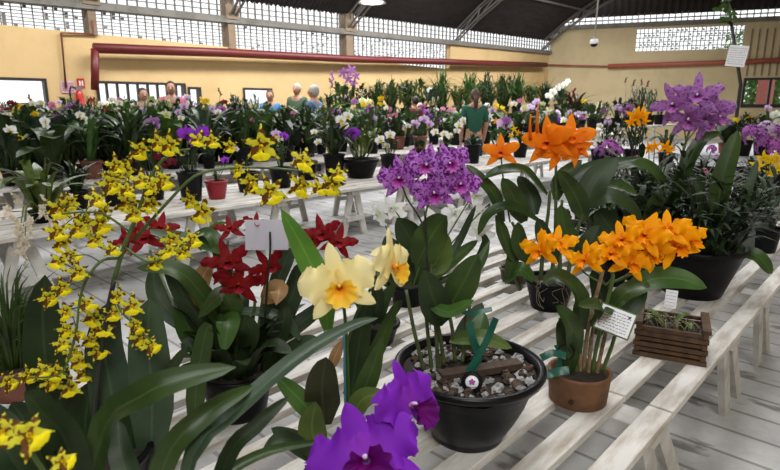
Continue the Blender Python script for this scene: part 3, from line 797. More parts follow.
pleaf(A, [(451, 305), (462, 285, -.01), (478, 254)], d0, 31, 'oval', 'leaf', .2, fold=.12)
pleaf(A, [(430, 305), (450, 312, -.04), (474, 300, -.05)], d0-.04, 16, 'oval', 'leaf_mid', .5, fold=.2)
pleaf(A, [(463, 345), (476, 335), (484, 312, .03)], d0, 24, 'oval', 'leaf_mid', .3, fold=.15)
pleaf(A, [(450, 340), (480, 338, -.04), (512, 348, -.05)], d0, 20, 'oval', 'leaf_olive', .5, fold=.2)
pleaf(A, [(458, 348), (470, 330, .02), (482, 303, .05)], d0+.04, 26, 'oval', 'leaf_dark', .3, fold=.15)
pleaf(A, [(446, 262, .03), (460, 240, .06), (476, 205, .08)], d0+.06, 8, 'strap', 'leaf_dark', .3)
pleaf(A, [(455, 300, .05), (480, 262, .08), (490, 240, .10)], d0+.08, 12, 'lance', 'leaf', .3)
for px, py, s, yw, pt, rl in [(400, 178, 50, .25, 0, .25), (427, 166, 52, .15, .25, -.1), (449, 164, 50, -.2, .2, .3), (459, 184, 50, -.35, .05, -.3), (434, 192, 52, -.05, -.2, .15)]:
    flo(A, 'spot', px, py, d0-.02-.01*(py > 175), s, yw, pt, rl)
# ribbon and badge
def pribbon(root, pix, d, w, mat='ribbon', name='ribbon', tilt=.1):
    P = [at(a[0], a[1], d+(a[2] if len(a) > 2 else 0)) for a in pix]; mb = MB()
    leaf(mb, P, w, 'x', VIEW(P[0]), fold=.1, nu=14, nv=2, wave=.3); return mb.build(name, M[mat], root, True, root.location)
pribbon(A, [(470, 322), (473, 340), (479, 356), (472, 370)], d0-.06, .018); pribbon(A, [(496, 318), (487, 340), (477, 358), (468, 372)], d0-.065, .016)
pribbon(A, [(452, 308), (470, 313), (492, 309)], d0-.05, .012)
pstem(A, [(434, 268), (432, 300, -.02), (430, 330, -.03)], d0-.02, .0012, .0012, 'ribbon', 'plant_tie')
p = at(472, 382, d0-.11); mt = Matrix.Translation(p-bp_) @ frame(face_at(p, 0, -.1)) @ Matrix.Scale(1.2, 4)
bd = MB(); bd.lathe([(0, .003), (.0125, .003), (.014, .001), (.014, -.002), (0, -.002)], 32); BD = link('badge', bd.mesh('badge', M['paper']), A, mt)
mb = MB()
for i in range(26): a = 2*PI*i/26; mb.ball((.0185*math.cos(a), .0185*math.sin(a), 0), .0032, nu=4, nv=6)
mb.lathe([(.0130, .0034), (.016, .0036), (.020, .0015), (.020, -.002), (.0135, -.002)], 32); link('beaded_rim', mb.mesh('beaded_rim', M['blackmat']), BD)
mb = MB()
for a in (0, 1.26, -1.26, 2.4, -2.4): tepal(mb, .0072, .0056, a, 'oval', 0, 0, 0, nu=4, nv=2, z0=.0036)
link('flower_emblem', mb.mesh('flower_emblem', PM['mauve']), BD)
mb = MB(); mb.tube([(-.009, -.0085, .0034), (-.004, -.0102, .0034), (.004, -.0102, .0034), (.009, -.0085, .0034)], .0006, n=4); link('lettering', mb.mesh('lettering', M['ink']), BD)

# ---- 2 terracotta pot, golden orange cattleya
tp = stand(576, 413, .085); d0 = dep(tp)
B = empty('potted_cattleya', tp, 'terracotta pot of golden orange orchids with a handwritten white card', 'orchid')
pot(B, [(0, 0), (.078, 0), (.082, .004), (.089, .088), (.091, .094), (.083, .096), (.080, .092), (.074, .07)], 'terra', 48, soil=(.081, .083))
p = tp+(VIEW(tp)*Vector((1, 1, 0))).normalized()*.0845-RT*.016+Vector((0, 0, .026)) if 0 else tp+Matrix.Rotation(-.18, 3, 'Z') @ (Vector((CAM.x-tp.x, CAM.y-tp.y, 0)).normalized()*.083)+Vector((0, 0, .030)); mb = MB(); mb.ball((0, 0, 0), .0085, .0085, .0085); link('drain_hole', mb.mesh('drain_hole', M['soil']), B, Matrix.Translation(p-tp))
for pts, mt_ in [([(571, 378), (565, 345), (570, 315)], 'bulb'), ([(580, 378), (580, 340), (578, 300), (582, 285)], 'sheath'), ([(588, 376), (592, 335), (600, 300)], 'sheath'), ([(596, 376), (604, 340), (610, 315)], 'sheath'), ([(602, 372), (612, 345), (620, 318)], 'stem'), ([(577, 375), (572, 350), (560, 318)], 'stem'), ([(592, 374), (598, 340), (612, 283), (612, 272)], 'stem'), ([(583, 372), (588, 330), (600, 282), (603, 270)], 'sheath')]:
    pstem(B, pts, d0, .0062, .0052, mt_, 'pseudobulb')
pleaf(B, [(582, 330), (578, 295, -.03), (560, 277, -.05), (543, 283, -.06)], d0, 24, 'tongue', 'leaf', .55)
pleaf(B, [(578, 355), (570, 325, -.04), (556, 306, -.06)], d0-.02, 24, 'tongue', 'leaf', .35, roll=.3)
pleaf(B, [(570, 372), (567, 345, -.02), (560, 318, -.02)], d0-.02, 22, 'tongue', 'leaf', .15)
pleaf(B, [(590, 325), (604, 312, -.05), (596, 305, -.08), (578, 306, -.1)], d0-.02, 20, 'tongue', 'leaf', .5)
pleaf(B, [(606, 318), (622, 296, -.02), (640, 285), (650, 286)], d0, 20, 'tongue', 'leaf', .6)
pleaf(B, [(620, 298, .03), (650, 280, .03), (680, 279, .02), (707, 288)], d0+.04, 25, 'oval', 'leaf_mid', .35, fold=.15)
pleaf(B, [(598, 335), (602, 300, .05), (592, 270, .08)], d0+.07, 22, 'tongue', 'leaf_dark', .2)
pleaf(B, [(610, 330), (636, 300, .06), (640, 270, .08)], d0+.07, 20, 'tongue', 'leaf_dark', .2)
for px, py, s, yw, pt, rl in [(541, 250, 46, .5, .0, .2), (557, 244, 44, -.1, .35, -.1), (586, 260, 44, .5, .1, .3), (610, 254, 44, -.2, .3, .0), (630, 262, 50, -.5, -.1, -.3), (622, 240, 46, .2, .3, .4), (645, 235, 54, .1, .2, -.3), (667, 230, 48, .0, .4, .1), (675, 246, 54, -.4, .0, .5), (652, 252, 48, -.1, -.3, .9), (690, 240, 40, -.7, .1, .2)]:
    flo(B, 'orange', px, py, d0-.02+(px-610)*.0006, s, yw, pt, rl)
for px, py in [(565, 250), (598, 262), (618, 258), (655, 248), (672, 245)]: pstem(B, [(606, 285, .02), ((606+px)/2, (285+py)/2+6, .01), (px, py, 0)], d0, .003, .0022, 'stem', 'flower_stem')
p = at(615, 321, d0-.08); c = card(B, p, 34*mpp(d0-.08), 26*mpp(d0-.08), face_at(p, -.1, .1), roll=-.22, lines=7, border='stem')
mb = MB(); mb.ball((.34*34*mpp(d0), .30*26*mpp(d0), .001), .0035, .0035, .0006, 4, 10); link('stamp', mb.mesh('stamp', M['ink']), c)
pribbon(B, [(541, 358), (553, 353), (566, 356)], d0-.06, .02); pribbon(B, [(545, 376), (556, 372), (569, 370)], d0-.065, .022); pribbon(B, [(556, 345), (560, 355), (558, 372)], d0-.05, .012)
mb = MB(); cpt = at(566, 352, d0-.05)-tp
mb.tube([cpt+Vector((0, 0, .024*math.sin(a*PI/8)))+RT*(.024*math.cos(a*PI/8)) for a in range(17)], .0022, n=5); mb.build('wire_loop', M['black'], B)

# ---- 3 slatted wooden crate
p1 = onz(632, 354, ZN); p2 = onz(706, 367, ZN); ex = (p2-p1); W_ = ex.length; ex.normalize(); ey = Vector((-ex.y, ex.x, 0)); D_ = .175; H_ = .115
CB = p1+ex*(W_/2)+ey*(D_/2)
CR_ = empty('slatted_crate', CB, 'dark slatted wooden crate holding a small orchid and white tag', 'planter', rz=math.atan2(ex.y, ex.x))
hx, hy = W_/2, D_/2; ns = 6; sh = H_/ns
for i in range(ns):
    z0 = i*sh+.002
    if i % 2 == 0:
        for sy in (-1, 1):
            mb = MB(); mb.box((-hx, sy*hy-.008, z0), (hx, sy*hy+.008, z0+sh*.78)); mb.build('slat', M['woodcrate'], CR_, False)
    else:
        for sx in (-1, 1):
            mb = MB(); mb.box((sx*(hx-.012)-.008, -hy-.012, z0), (sx*(hx-.012)+.008, hy+.012, z0+sh*.86)); mb.build('slat', M['woodcrate'], CR_, False)
        for sy in (-1, 1):
            mb = MB(); mb.box((-hx+.004, sy*hy-.006, z0+sh*.12), (hx-.004, sy*hy+.006, z0+sh*.74)); mb.build('slat', M['woodcrate'], CR_, False)
for sx in (-1, 1):
    mb = MB(); mb.box((sx*(hx-.01)-.013, -hy-.012, H_), (sx*(hx-.01)+.013, hy+.012, H_+.013)); mb.build('top_rail', M['woodcrate'], CR_, False)
mb = MB(); mb.box((-hx+.02, -hy+.01, .01), (hx-.02, hy-.01, H_-.03)); mb.build('potting_bark', M['soil'], CR_, False)
mb = MB(); rd = random.Random(9)
for i in range(46):
    a = Vector((rd.uniform(-hx+.03, hx-.03), rd.uniform(-hy+.02, hy-.02), H_-.025)); b = a+Vector((rd.uniform(-.06, .06), rd.uniform(-.05, .05), rd.uniform(.0, .03)))
    mb.tube(crom([a, (a+b)/2+Vector((0, 0, .025)), b], 6), .0016, .001, 4)
mb.build('roots', M['root'], CR_)
rm = Matrix.Rotation(CR_.rotation_euler.z, 3, 'Z')
for i, (x, y, l, a) in enumerate([(-.02, 0, .10, 2.5), (.0, .02, .09, .6), (-.04, .01, .07, 4), (.03, -.01, .06, 5.2)]):
    mb = MB(); q = Vector((math.cos(a), math.sin(a), 0)); leaf(mb, [(x, y, H_-.03), Vector((x, y, H_+.01))+q*l*.5, Vector((x, y, H_-.0))+q*l], .03, 'oval', (0, 0, 1)); mb.build('leaf', M['leaf_olive'], CR_)
p = at(671, 299, dep(CB)); o = card(CR_, p, .040, .062, face_at(p, -.4, 0), roll=.1, lines=5); o.matrix_parent_inverse = (Matrix.Translation(CB) @ rm.to_4x4()).inverted() @ Matrix.Translation(CB)

# ---- 4 tall orchid with tangerine stars, black pot
tp = stand(548, 313, .075); d0 = dep(tp)
D = empty('potted_cattleya', tp, 'tall broad-leaved orchid with tangerine star blooms in a black pot hung with roots', 'orchid')
pot(D, potprof(.075, .10, .135), 'blackmat', 40, soil=(.095, .12))
mb = MB(); rd = random.Random(4)
for i in range(9):
    a = PI+YAW+rd.uniform(-1.1, .9); r = .108
    P = [Vector((.07*math.cos(a), .07*math.sin(a), .135)), Vector((r*math.cos(a), r*math.sin(a), .14))]
    for q in range(1, 5): aa = a+rd.uniform(-.25, .25); rr = r-.006*q; P.append(Vector((rr*math.cos(aa)*1.05, rr*math.sin(aa)*1.05, .14-.028*q*rd.uniform(.6, 1.2))))
    mb.tube(crom(P, 14), .0016, .001, 5)
mb.build('aerial_roots', M['root'], D)
for pts in [[(540, 290), (543, 250), (548, 215), (550, 190)], [(550, 290), (555, 240), (556, 165)], [(530, 290), (525, 250), (512, 222)], [(565, 290), (575, 240), (585, 205)], [(560, 292), (560, 240), (562, 200)], [(520, 290), (507, 250), (497, 215)]]:
    pstem(D, pts, d0, .010, .006, 'bulb', 'pseudobulb')
for pix, w, mt_, tl in [([(547, 195), (525, 172, -.03), (502, 171, -.05), (484, 178, -.05)], 16, 'leaf', .6), ([(503, 222), (494, 195, -.02), (478, 177, -.02), (466, 165, 0)], 13, 'leaf', .4),
    ([(524, 222), (515, 200, -.03), (502, 178, -.04)], 20, 'leaf', .2), ([(535, 215, .02), (530, 195, .05), (518, 176, .08)], 18, 'leaf_dark', .3), ([(545, 225), (512, 207, -.05), (489, 214, -.06), (478, 235, -.06)], 12, 'leaf', .5), ([(556, 200), (562, 178, .02), (582, 160, .04)], 16, 'leaf', .4),
    ([(585, 220), (575, 195, -.02), (558, 170, -.02)], 20, 'leaf', .25), ([(586, 206), (595, 182, .02), (617, 158, .05)], 27, 'leaf_dark', .3), ([(588, 208), (608, 197, -.04), (628, 206, -.05), (642, 222, -.04)], 19, 'leaf_dark', .5), ([(598, 210, .03), (608, 225, .02), (617, 236, .02)], 26, 'leaf_dark', .2),
    ([(590, 200, .03), (615, 187, .05), (638, 195, .05)], 20, 'leaf', .6), ([(497, 215), (505, 240, -.02), (514, 262, -.03)], 12, 'leaf', .2), ([(520, 240), (512, 262, -.02), (508, 280, -.02)], 13, 'leaf', .2), ([(575, 250), (565, 228, -.04), (560, 205, -.04)], 18, 'leaf', .2), ([(530, 262), (520, 245, -.05), (518, 222, -.06)], 18, 'leaf', .25), ([(558, 262), (545, 240, -.03), (538, 218, -.03)], 18, 'leaf_dark', .3), ([(570, 262), (588, 245, -.03), (600, 225, -.02)], 22, 'leaf_dark', .3), ([(505, 282), (520, 270, -.05), (535, 282, -.05)], 18, 'leaf_mid', .5), ([(560, 190), (590, 168, .08), (640, 158, .1)], 14, 'leaf_dark', .5)]:
    pleaf(D, pix, d0, w, 'tongue', mt_, tl, fold=.3)
for px, py, s, yw, pt, rl in [(548, 142, 56, .3, .1, .2), (570, 138, 54, -.25, .25, -.1), (560, 150, 48, .0, -.1, .5), (577, 148, 40, -.5, -.1, .9), (501, 152, 40, .1, .15, .1)]:
    flo(D, 'tang', px, py, d0-.02, s, yw, pt, rl)
pstem(D, [(510, 222), (504, 185), (501, 156)], d0-.01, .004, .003, 'stem', 'flower_stem')
for px, py in [(537, 120), (530, 127)]:
    p = at(px, py, d0); mb = MB(); mb.tube(crom([p-tp+Vector((.01, 0, -.05)), p-tp, p-tp+Vector((0, 0, .05))], 8), .008, .003, 8); mb.build('flower_bud', PM['tang'], D)

# ---- 5 little brown pot
tp = stand(514, 284, .05); E_ = empty('flower_pot', tp, 'small empty-looking dark brown pot on the near table left of the root-hung pot', 'pot')
pot(E_, potprof(.062, .072, .072, .004, .012), plain('dark_brown_plastic', (.045, .024, .016), .5), 32, soil=(.068, .06))

# ---- 6 wide black pot, spotted lilac cattleya, grassy undergrowth
tp = stand(690, 299, .10); d0 = dep(tp)
F_ = empty('potted_cattleya', tp, 'wide black pot with a spotted lilac orchid above dense dark leaves', 'orchid')
pot(F_, potprof(.125, .195, .235, .012, .026), 'blackmat', 56, soil=(.18, .205))
for px, py, s, yw, pt, rl in [(674, 104, 47, .35, .0, .5), (697, 96, 49, .0, .3, .0), (710, 106, 47, -.4, .05, -.3), (689, 118, 47, .15, -.3, .2), (706, 121, 44, -.2, -.3, .7), (718, 116, 38, -.6, -.1, .2)]:
    flo(F_, 'lilac', px, py, d0-.05, s, yw, pt, rl)
pstem(F_, [(678, 275), (672, 220), (680, 165), (690, 128)], d0, .008, .005, 'stem', 'flower_stem')
for px, py in [(676, 112), (700, 104), (712, 116)]: pstem(F_, [(686, 142), ((690+px)/2, (132+py)/2), (px, py)], d0-.02, .003, .003, 'stem', 'flower_stem')
for pix, w, mt_, tl in [([(716, 218), (722, 180), (738, 130, .02)], 19, 'leaf', .1), ([(668, 215), (680, 180, -.02), (700, 142, -.02), (722, 132, 0)], 13, 'leaf', .4), ([(672, 200), (655, 172, -.04), (636, 163, -.05), (616, 168, -.04)], 15, 'leaf', .5), ([(730, 225), (745, 195), (758, 160, .05)], 9, 'leaf_dark', .3), ([(645, 240), (655, 205, -.04), (672, 185, -.04)], 14, 'leaf', .3),
    ([(712, 232), (735, 210, -.05), (770, 198, -.05)], 5, 'leaf_grey', .4), ([(735, 252, -.05), (757, 256, -.1), (772, 274, -.12)], 14, 'leaf_mid', .4), ([(700, 240), (702, 200), (690, 170, .04)], 8, 'leaf_dark', .3), ([(640, 250), (628, 215), (640, 195)], 8, 'leaf_dark', .3), ([(690, 250), (672, 225, -.06), (650, 228, -.08)], 10, 'leaf', .4)]:
    pleaf(F_, pix, d0, w, 'strap', mt_, tl)
rd = random.Random(12); mb = MB(); ms_ = MB()
for i in range(46):
    a = rd.random()*6.28; q = Vector((math.cos(a), math.sin(a), 0)); b0 = q*(.15*rd.random()**.5)+Vector((0, 0, .2)); L = rd.uniform(.22, .52); th = rd.uniform(.05, .85)
    e = b0+q*L*math.sin(th)+Vector((0, 0, L*math.cos(th))); S = crom([b0, b0.lerp(e, .5)+Vector((0, 0, .05*th)), e], 12); ms_.tube(S, .0028, .0014, 5)
    for k in range(2, 13):
        v = (q*rd.uniform(-.4, 1)+Vector((rd.uniform(-1, 1), rd.uniform(-1, 1), rd.uniform(-.1, .7)))).normalized()*rd.uniform(.06, .13)
        leaf(mb, [S[k], S[k]+v*.55+Vector((0, 0, .012)), S[k]+v], rd.uniform(.016, .03), 'lance', (0, 0, 1), nu=5, nv=2)
for i in range(90):
    a = rd.random()*6.28; r0 = .15*rd.random()**.5; L = rd.uniform(.15, .34); q = Vector((math.cos(a), math.sin(a), 0)); th = rd.uniform(.3, 1.15)
    b0 = q*r0+Vector((0, 0, .2)); hgt = L*math.cos(th)
    leaf(mb, [b0, b0+q*(L*math.sin(th)*.45)+Vector((0, 0, hgt*.72)), b0+q*(L*math.sin(th))+Vector((0, 0, hgt*.7))], .024, 'lance', (0, 0, 1), nu=7, nv=2)
ms_.build('stems', M['stem_dark'], F_)
mb.build('foliage', M['leaf_dark'], F_)
mb = MB(); mb.tube([at(714, 262, d0-.12)-tp, at(722, 225, d0-.10)-tp], .003); mb.build('plant_stake', M['sheath'], F_)

# ---- 8 crimson orchid
tp = stand(240, 424, .07); d0 = dep(tp)
G = empty('potted_cattleya', tp, 'crimson-flowered orchid in a black pot with a blank white card on a stick', 'orchid')
pot(G, potprof(.078, .098, .135, .006, .02), 'blackmat', 44, soil=(.09, .12))
for px, py, s, yw, pt, rl in [(228, 262, 56, .1, .1, .3), (238, 284, 58, -.1, -.1, -.2), (268, 266, 46, -.3, -.1, .5), (230, 229, 34, .1, .4, .2), (256, 224, 30, -.3, .4, -.3), (322, 234, 46, .2, .1, .3), (338, 242, 44, -.3, .1, -.4), (312, 240, 36, .4, .3, .8), (144, 238, 46, .1, .1, .2), (160, 228, 40, -.2, .3, -.4), (128, 240, 34, .5, .1, .6)]:
    flo(G, 'red', px, py, d0+(.12 if px > 300 else .22 if px < 180 else -.02), s, yw, pt, rl)
for pts in [[(235, 390), (235, 340), (233, 290), (230, 265)], [(250, 385), (258, 330), (267, 272)], [(225, 385), (222, 320), (228, 240, .03)], [(262, 385), (292, 320, .06), (318, 250, .12)], [(215, 385), (180, 320, .1), (150, 250, .2)], [(245, 388), (252, 330), (255, 300)], [(230, 388), (215, 350), (210, 325)]]:
    pstem(G, pts, d0, .0055, .004, 'bulb', 'stem')
for pix, w, kd, mt_, tl in [([(240, 350), (200, 292, -.02), (175, 270, -.03), (136, 268, -.04)], 22, 'tongue', 'leaf', .5), ([(222, 350), (190, 305), (165, 262, .02)], 24, 'tongue', 'leaf_dark', .3), ([(225, 330), (232, 310, -.03), (222, 295, -.04), (198, 318, -.06)], 22, 'oval', 'leaf', .4),
    ([(215, 345), (228, 320, -.05), (224, 352, -.09)], 24, 'oval', 'leaf_mid', .4), ([(206, 360), (190, 330), (176, 300)], 26, 'oval', 'leaf_mid', .2), ([(228, 320), (200, 295), (208, 268), (222, 262)], 20, 'lance', 'leaf_tan', .3), ([(262, 300), (278, 290, -.04), (276, 305, -.06)], 22, 'lance', 'leaf_tan', .2),
    ([(262, 320), (285, 262), (292, 248)], 16, 'oval', 'leaf_grey', .2), ([(300, 340), (285, 320), (258, 312), (216, 312)], 14, 'tongue', 'leaf_grey', .5), ([(255, 340), (290, 300, .05), (300, 262, .08)], 24, 'tongue', 'leaf_dark', .3), ([(262, 350), (305, 320, .05), (330, 300, .06)], 20, 'tongue', 'leaf_dark', .4),
    ([(150, 232), (180, 240, .05), (205, 245, .05), (225, 255, .0)], 22, 'tongue', 'leaf', .6), ([(240, 330), (215, 240, .05), (190, 236, .08)], 16, 'tongue', 'leaf', .5), ([(200, 250, .1), (215, 228, .12), (228, 222, .12)], 10, 'lance', 'leaf_mid', .4), ([(240, 362), (268, 345, -.05), (292, 352, -.06)], 18, 'tongue', 'leaf_dark', .4), ([(240, 360), (250, 335, -.06), (245, 315, -.07)], 20, 'tongue', 'leaf_dark', .3), ([(225, 372), (196, 345, -.04), (182, 352, -.06)], 20, 'tongue', 'leaf_dark', .4), ([(262, 372), (282, 330, -.02), (285, 300, 0)], 18, 'tongue', 'leaf_dark', .2), ([(220, 365), (205, 340, -.07), (206, 372, -.1)], 18, 'oval', 'leaf', .4), ([(265, 370), (300, 345, 0), (320, 340, 0)], 18, 'tongue', 'leaf_dark', .4), ([(200, 340, .1), (160, 300, .15), (152, 268, .18)], 24, 'tongue', 'leaf_dark', .3)]:
    pleaf(G, pix, d0, w, kd, mt_, tl, fold=.22)
rd = random.Random(21); mb = MB()
for i in range(40):
    a = rd.random()*6.28; L = rd.uniform(.12, .26); q = Vector((math.cos(a), math.sin(a), 0)); th = rd.uniform(.1, 1.0)
    b0 = q*.05+Vector((0, 0, .12)); leaf(mb, [b0, b0+q*L*math.sin(th)*.5+Vector((0, 0, L*math.cos(th)*.7)), b0+q*L*math.sin(th)+Vector((0, 0, L*math.cos(th)*.9))], .045, 'tongue', (0, 0, 1), nu=7, nv=2)
mb.build('undergrowth', M['leaf_dark'], G)
p = at(267, 235, d0-.03); card(G, p, 42*mpp(d0), 30*mpp(d0), face_at(p, .0, -.1), mat='lavender', roll=-.05, name='blank_card')
pstem(G, [(270, 232, -.04), (270, 255, -.04), (266, 300, -.02), (262, 370, 0)], d0, .0028, .0028, 'stem_dark', 'card_stick')

# ---- 9 pale yellow cattleya
d0 = 1.02; q = at(338, 400, d0); tp = Vector((q.x, q.y, ZN))
H_ = empty('potted_cattleya', tp, 'pale yellow ruffled orchid with orange throats, one upright bright green leaf and a teal stake', 'orchid')
pot(H_, potprof(.055, .075, .11, .005, .015), 'blackmat', 40, soil=(.07, .095))
flo(H_, 'cream', 339, 286, d0-.05, 88, -.05, -.05, .2); flo(H_, 'cream', 392, 266, d0+.02, 74, -1.05, -.15, -.2)
pstem(H_, [(346, 470), (348, 400), (346, 330), (342, 292)], d0-.0, .0045, .003, 'leaf_mid', 'flower_stem'); pstem(H_, [(347, 345, .02), (358, 310, .03), (380, 275, .04)], d0, .003, .003, 'leaf_mid', 'flower_stem')
pstem(H_, [(344, 332, -.02), (345, 395, -.02), (346, 480, -.02)], d0, .0022, .0022, 'bluestake', 'stake')
pleaf(H_, [(328, 330, .05), (322, 290, .06), (304, 250, .05), (281, 209, .03)], d0, 27, 'oval', 'leaf_bright', .05, fold=.12)
pleaf(H_, [(325, 425), (322, 390), (326, 357)], d0-.03, 38, 'tongue', 'leaf_brown', .05, fold=.1)
pleaf(H_, [(322, 460), (312, 430), (316, 402)], d0-.06, 30, 'oval', 'leaf_olive', .1, fold=.1)
pleaf(H_, [(322, 425), (300, 400), (275, 375)], d0-.04, 22, 'oval', 'leaf_mid', .2)
pleaf(H_, [(330, 465), (300, 445), (271, 428)], d0-.06, 24, 'oval', 'leaf_dark', .3)
pleaf(H_, [(352, 415), (370, 375), (384, 333)], d0-.02, 22, 'lance', 'leaf', .1)
pleaf(H_, [(350, 400), (358, 350), (368, 296)], d0+.05, 24, 'tongue', 'leaf_dark', .2)
pleaf(H_, [(352, 420), (362, 400), (385, 392)], d0-.05, 22, 'oval', 'leaf_olive', .2)
pleaf(H_, [(330, 370), (337, 352), (344, 338)], d0-.01, 12, 'lance', 'leaf_tan', .0, name='dry_sheath')
pleaf(H_, [(345, 395, .08), (372, 360, .1), (398, 300, .12)], d0, 20, 'tongue', 'leaf', .2)
pleaf(H_, [(330, 470), (290, 440, -.1), (262, 452, -.16)], d0-.08, 18, 'oval', 'leaf_dark', .4)

# ---- 10 violet cattleya close to the viewer
d0 = .74; q = at(385, 470, d0+.06); tp = Vector((q.x, q.y, ZN))
I_ = empty('potted_cattleya', tp, 'deep violet orchid with two large blooms at the bottom middle', 'orchid')
pot(I_, potprof(.055, .072, .11, .005, .015), 'blackmat', 40, soil=(.067, .095))
flo(I_, 'purple', 366, 459, d0-.02, 142, .1, .15, .42); flo(I_, 'purple', 410, 405, d0+.05, 104, -.95, -.1, -.1)
pstem(I_, [(385, 555), (386, 500), (366, 466)], d0+.03, .004, .003, 'stem', 'flower_stem'); pstem(I_, [(386, 520, .03), (396, 460, .05), (408, 408, .06)], d0, .004, .003, 'stem', 'flower_stem')
for pix, w, mt_ in [([(370, 556), (335, 540), (300, 475)], 30, 'leaf_dark'), ([(385, 556), (425, 540), (450, 480)], 30, 'leaf'), ([(378, 550), (372, 540), (350, 490)], 30, 'leaf_dark')]: pleaf(I_, pix, d0+.04, w, 'tongue', mt_, .2)
for pts in [[(372, 562), (370, 550)], [(388, 562), (386, 560)], [(380, 562), (378, 580)]]: pstem(I_, pts, d0+.06, .006, .005, 'bulb', 'pseudobulb', k=4)

# ---- 11 small rimmed black pot left of the bowl, 12 white orchids behind it
tp = stand(378, 348, .05); d0 = dep(tp)
J1 = empty('potted_cattleya', tp, 'small rimmed black pot with a few strap leaves left of the wide bowl', 'orchid')
pot(J1, potprof(.056, .074, .085, .007, .018), 'blackmat', 40, soil=(.07, .07))
for pix, w, mt_ in [([(372, 330), (378, 300), (372, 270)], 14, 'leaf_dark'), ([(376, 330), (385, 300), (396, 282)], 12, 'leaf'), ([(370, 330), (362, 305), (352, 296)], 13, 'leaf_dark'), ([(380, 330), (395, 310), (402, 300)], 9, 'leaf_dark')]: pleaf(J1, pix, d0, w, 'tongue', mt_, .2)
tp = stand(408, 308, .06); d0 = dep(tp)
J2 = empty('potted_cattleya', tp, 'white-flowered orchid in a black pot standing behind the wide bowl', 'orchid')
pot(J2, potprof(.065, .085, .10, .006, .018), 'blackmat', 40, soil=(.08, .085))
for px, py, s, yw, pt, rl in [(392, 208, 34, .4, -.4, 2.8), (378, 214, 30, .8, -.3, 2.2), (438, 222, 44, .1, -.5, 3.0), (402, 232, 30, .2, -.5, 2.6), (487, 214, 40, -.2, -.5, 3.2), (480, 232, 34, .1, -.6, 3.0), (476, 195, 30, -.4, -.2, 2.4), (455, 212, 30, 0, -.3, 2.9)]:
    flo(J2, 'whitec', px, py, d0, s, yw, pt, rl)
for pts in [[(410, 290), (412, 250), (402, 222), (392, 206)], [(412, 290), (425, 250), (440, 218)], [(415, 290), (450, 245), (488, 205), (486, 212)], [(413, 290), (445, 240), (474, 192)], [(408, 290), (395, 250), (380, 212)], [(420, 265), (428, 240), (455, 208)]]: pstem(J2, pts, d0, .004, .003, 'stem', 'flower_stem')
for pix, w, mt_ in [([(408, 290), (395, 262), (386, 240)], 18, 'leaf_dark'), ([(412, 290), (418, 255), (410, 228)], 18, 'leaf_dark'), ([(416, 290), (450, 262), (478, 240)], 14, 'leaf'), ([(404, 292), (380, 275), (366, 280)], 16, 'leaf'), ([(418, 290), (470, 268), (485, 245), (482, 232)], 10, 'leaf_dark')]: pleaf(J2, pix, d0, w, 'tongue', mt_, .2)

# ---- 13 barred yellow oncidium, tall sprays on the left
d0 = 1.08; q = at(100, 430, d0); tp = Vector((q.x, q.y, ZN))
K = empty('potted_oncidium', tp, 'tall yellow and brown barred orchid sprays on the left above broad dark leaves', 'orchid')
pot(K, potprof(.07, .095, .13, .006, .02), 'blackmat', 44, soil=(.088, .115))
for pix, w, mt_ in [([(75, 470, .02), (52, 400), (43, 330), (45, 275)], 42, 'leaf_dark'), ([(112, 470), (112, 400), (104, 345), (112, 300)], 42, 'leaf_grey'), ([(150, 480), (152, 400), (148, 340), (150, 298)], 44, 'leaf_grey'), ([(195, 450), (196, 390), (205, 335), (212, 325)], 20, 'leaf'), ([(70, 480), (60, 420), (62, 380)], 48, 'leaf_dark'), ([(125, 480), (135, 420), (170, 370), (188, 345)], 14, 'leaf_dark'), ([(60, 480), (30, 430), (12, 402)], 36, 'leaf_dark'), ([(92, 480), (85, 430), (92, 380)], 44, 'leaf_dark'), ([(135, 480), (128, 440), (140, 395)], 34, 'leaf_dark')]:
    pleaf(K, pix, d0+.03, w, 'tongue', mt_, .08, fold=.15)
ST1 = [(92, 480), (95, 420), (98, 380), (106, 320), (114, 280), (124, 247), (136, 218), (146, 190), (158, 165), (176, 152), (190, 149)]
pstem(K, ST1[:5], d0, .0055, .0048, 'stem_dark', 'flower_stem', k=20); pstem(K, ST1[4:], d0, .0048, .002, 'stem', 'flower_stem', k=20)
pstem(K, [(134, 240, .02), (165, 205, .04), (195, 176, .06), (230, 168, .08), (268, 168, .1), (305, 172, .1), (335, 182, .1)], d0, .0035, .002, 'stem', 'flower_stem', k=24)
pstem(K, [(120, 258), (100, 262, -.02), (82, 290, -.04), (76, 330, -.05), (62, 372, -.06), (30, 378, -.06)], d0, .0032, .0018, 'stem', 'flower_stem', k=24)
pstem(K, [(112, 292), (122, 312, -.02), (135, 325, -.03), (152, 342, -.03)], d0, .0026, .0016, 'stem', 'flower_stem'); pstem(K, [(130, 232), (105, 215, -.02), (85, 212, -.03), (62, 214, -.03)], d0, .0026, .0016, 'stem', 'flower_stem')
pstem(K, [(124, 247), (150, 262, -.02), (175, 250, -.02), (192, 236, 0)], d0, .0026, .0016, 'stem', 'flower_stem')
F = [(60, 208), (70, 202), (96, 200), (104, 212), (128, 203), (146, 206), (57, 232), (62, 243), (78, 228), (100, 224), (72, 256), (78, 272), (60, 262), (48, 298), (62, 288), (127, 190), (110, 184), (126, 170), (142, 181), (152, 188), (162, 181), (116, 166), (112, 178), (96, 240), (112, 250), (156, 262), (168, 252), (184, 252), (192, 240), (172, 240), (94, 318), (113, 313), (132, 306), (86, 304), (66, 312), (103, 330), (118, 296), (62, 344), (72, 352), (80, 362), (57, 372), (42, 371), (28, 376), (8, 382), (70, 388), (84, 374), (76, 334), (90, 340), (140, 338), (150, 346), (135, 326), (152, 204), (140, 150), (158, 142), (170, 145), (66, 330), (50, 383), (98, 352), (84, 222), (134, 214)]
